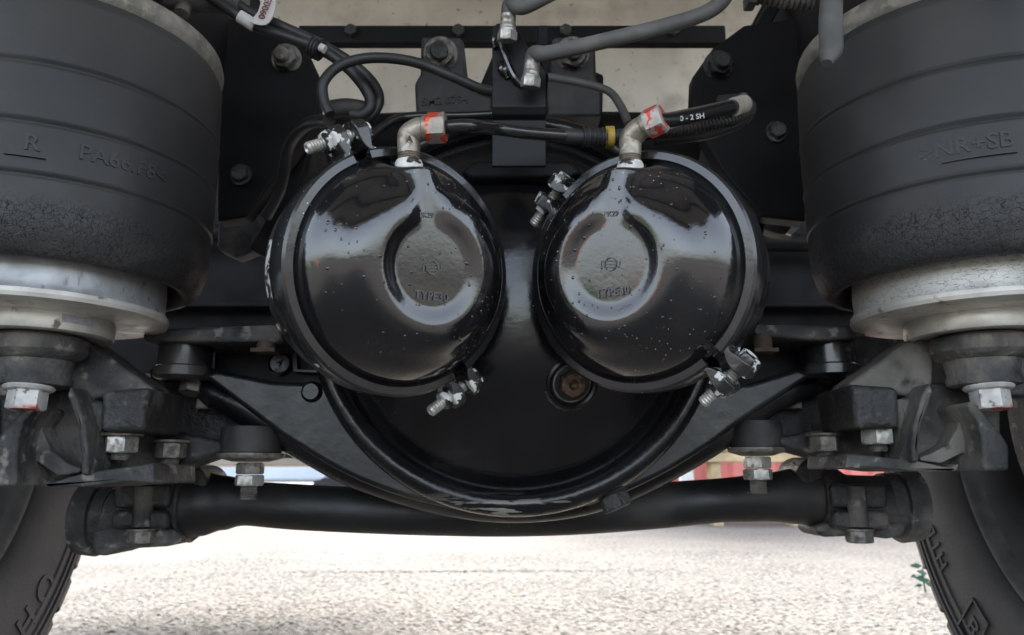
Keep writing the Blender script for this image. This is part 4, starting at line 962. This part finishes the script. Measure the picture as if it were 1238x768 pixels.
# ------------------------------------------------------------------ tank ahead and things in the yard
t = thing('fuel_tank', 'grey tank side with beige lower flange ahead of the anti-roll tube', 'tank', (-.75, 2.5, .5))
zA, zB, zC = at(400, 500, 2.5).z, at(400, 553, 2.5).z, at(400, 563, 2.5).z
mb = MB(); mb.box((-.82, 2.75, zB + .17), (.95, .5, .34)); obj('shell', mb, M['grey_beam'], t, bevel=.03, seg=4)
mb = MB(); mb.box((-.82, 2.74, (zB + zC) / 2 - .001), (.97, .52, zB - zC - .004)); obj('flange', mb, M['beige'], t, bevel=.004)
for i in range(7):
    mb = MB(); mb.hexa(.014, .01, frame((-.48 + .08 * i - .25, 2.49, zB + .02), (0, -1, 0))); obj('bolt', mb, M['steel'], t)

def container(name, label, x, y, yaw, L, Wd, H, m, group, z=.12):
    Mx = Matrix.Translation((x, y, z)) @ Matrix.Rotation(yaw, 4, 'Z')
    t = thing(name, label, 'container', Mx, group)
    for side_, yy in (('side_wall', 0), ('side_wall', Wd)):
        mb = MB(); pts = []; n = int(L / .28); sgn = 1 if yy == 0 else -1
        for i in range(n):
            b = L * i / n; st = L / n
            pts += [(b, 0), (b + st * .38, 0), (b + st * .5, .05), (b + st * .88, .05)]
        pts.append((L, 0))
        vs = [(px_, yy + sgn * o, zz) for px_, o in pts for zz in (.12, H - .1)]
        fs = [(2 * i, 2 * i + 2, 2 * i + 3, 2 * i + 1) for i in range(len(pts) - 1)]
        mb.add(vs, fs, Mx); obj(side_, mb, M[m], t, ang=20)
    for nm, c, sz in (('bottom_rail', (L / 2, -.01, .07), (L, .06, .13)), ('top_rail', (L / 2, -.01, H - .05), (L, .06, .12)), ('end_wall', (0, Wd / 2, H / 2), (.06, Wd, H)), ('end_wall', (L, Wd / 2, H / 2), (.06, Wd, H)), ('roof', (L / 2, Wd / 2, H), (L, Wd, .04)), ('floor', (L / 2, Wd / 2, .1), (L, Wd, .06)), ('corner_post', (.02, -.015, H / 2), (.12, .09, H)), ('corner_post', (L - .02, -.015, H / 2), (.12, .09, H))):
        mb = MB(); mb.box(c, sz, Mx); obj(nm, mb, M[m], t)
    return t
container('shipping_container', 'red corrugated container lying across the yard beyond the anti-roll tube', 1.45, 7.8, .28, 6.0, 2.4, .42 + 2.1, 'red_paint', 'containers in the yard', z=.02)
def van(label, x, y, yaw, m):
    Mx = Matrix.Translation((x, y, 0)) @ Matrix.Rotation(yaw, 4, 'Z')
    t = thing('parked_van', label, 'van', Mx, 'vans parked in the yard')
    prof = [(0, .35), (0, 2.1), (.15, 2.2), (3.6, 2.2), (4.2, 1.35), (5.0, 1.1), (5.1, .9), (5.1, .35)]
    mb = MB(); mb.add(*(lambda P: ([(a, 0, b) for a, b in P] + [(a, 1.9, b) for a, b in P], [tuple(range(len(P))), tuple(range(len(P), 2 * len(P)))[::-1]] + [(i, (i + 1) % len(P), len(P) + (i + 1) % len(P), len(P) + i) for i in range(len(P))]))(prof), Mx); obj('body', mb, M[m], t, bevel=.06, seg=3)
    mb = MB(); mb.box((3.2, -.004, 1.65), (.8, .02, .5), Mx); obj('window', mb, M['glass'], t)
    mb = MB(); mb.box((-.01, .95, 1.6), (.02, 1.5, .6), Mx); obj('window', mb, M['glass'], t)
    for (a, b) in ((.9, 0), (4.1, 0), (.9, 1.7), (4.1, 1.7)):
        mb = MB(); Mw = Mx @ frame((a, b, .33), (0, 1, 0)); mb.lathe([(0, 0), (.2, 0), (.33, .02), (.34, .06), (.34, .18), (.32, .22), (0, .22)], Mw, 32); obj('wheel', mb, M['tyre'], t)
    mb = MB(); mb.box((5.11, .25, .62), (.02, .3, .16), Mx); obj('headlight', mb, M['label'], t)
    mb = MB(); mb.box((5.11, 1.65, .62), (.02, .3, .16), Mx); obj('headlight', mb, M['label'], t)
van('white van parked in the yard behind the red container', 1.2, 12.5, .1, 'white_paint')
van('pale blue van parked beyond the grey tank', -6.5, 11.0, -.05, 'blue_paint')
t = thing('yellow_crate', 'bright yellow crate in front of the white van', 'crate', (1.72, 7.2, 0))
mb = MB(); mb.box((1.62, 7.3, .60), (.16, .14, .10)); obj('crate_body', mb, M['yellow_paint'], t, bevel=.01)
mb = MB(); mb.box((1.62, 7.3, .27), (.12, .12, .55)); obj('stand', mb, M['label'], t, bevel=.01)
t = thing('sack_pile', 'tan sacks on a pallet beyond the red container', 'sack pile', (2.3, 7.2, 0))
for i in range(6):
    mb = MB(); c0 = Vector((1.9 + .28 * (i % 3), 7.15 + .03 * i, .72 + .16 * (i // 3)))
    mb.lathe([(0, -.08), (.09, -.07), (.14, -.03), (.15, .02), (.11, .07), (0, .08)], Matrix.Translation(c0) @ Matrix.Rotation(i, 4, 'Z') @ Matrix.Diagonal((1, .7, 1, 1)), 20); obj('sack', mb, M['tan'], t)
mb = MB(); mb.box((2.2, 7.2, .60), (.9, .3, .08)); mb.box((1.85, 7.2, .28), (.08, .2, .56)); mb.box((2.55, 7.2, .28), (.08, .2, .56)); obj('trestle', mb, M['tan'], t)
# things behind the photographer, which the glossy caps mirror
container('shipping_container', 'red corrugated container standing behind the photographer', -34, -24.0, .8, 6.0, -2.4, 2.6, 'red_paint', 'containers in the yard')
container('shipping_container', 'green corrugated container standing behind the photographer', -40, -19, .9, 6.0, -2.4, 2.6, 'green_paint', 'containers in the yard')
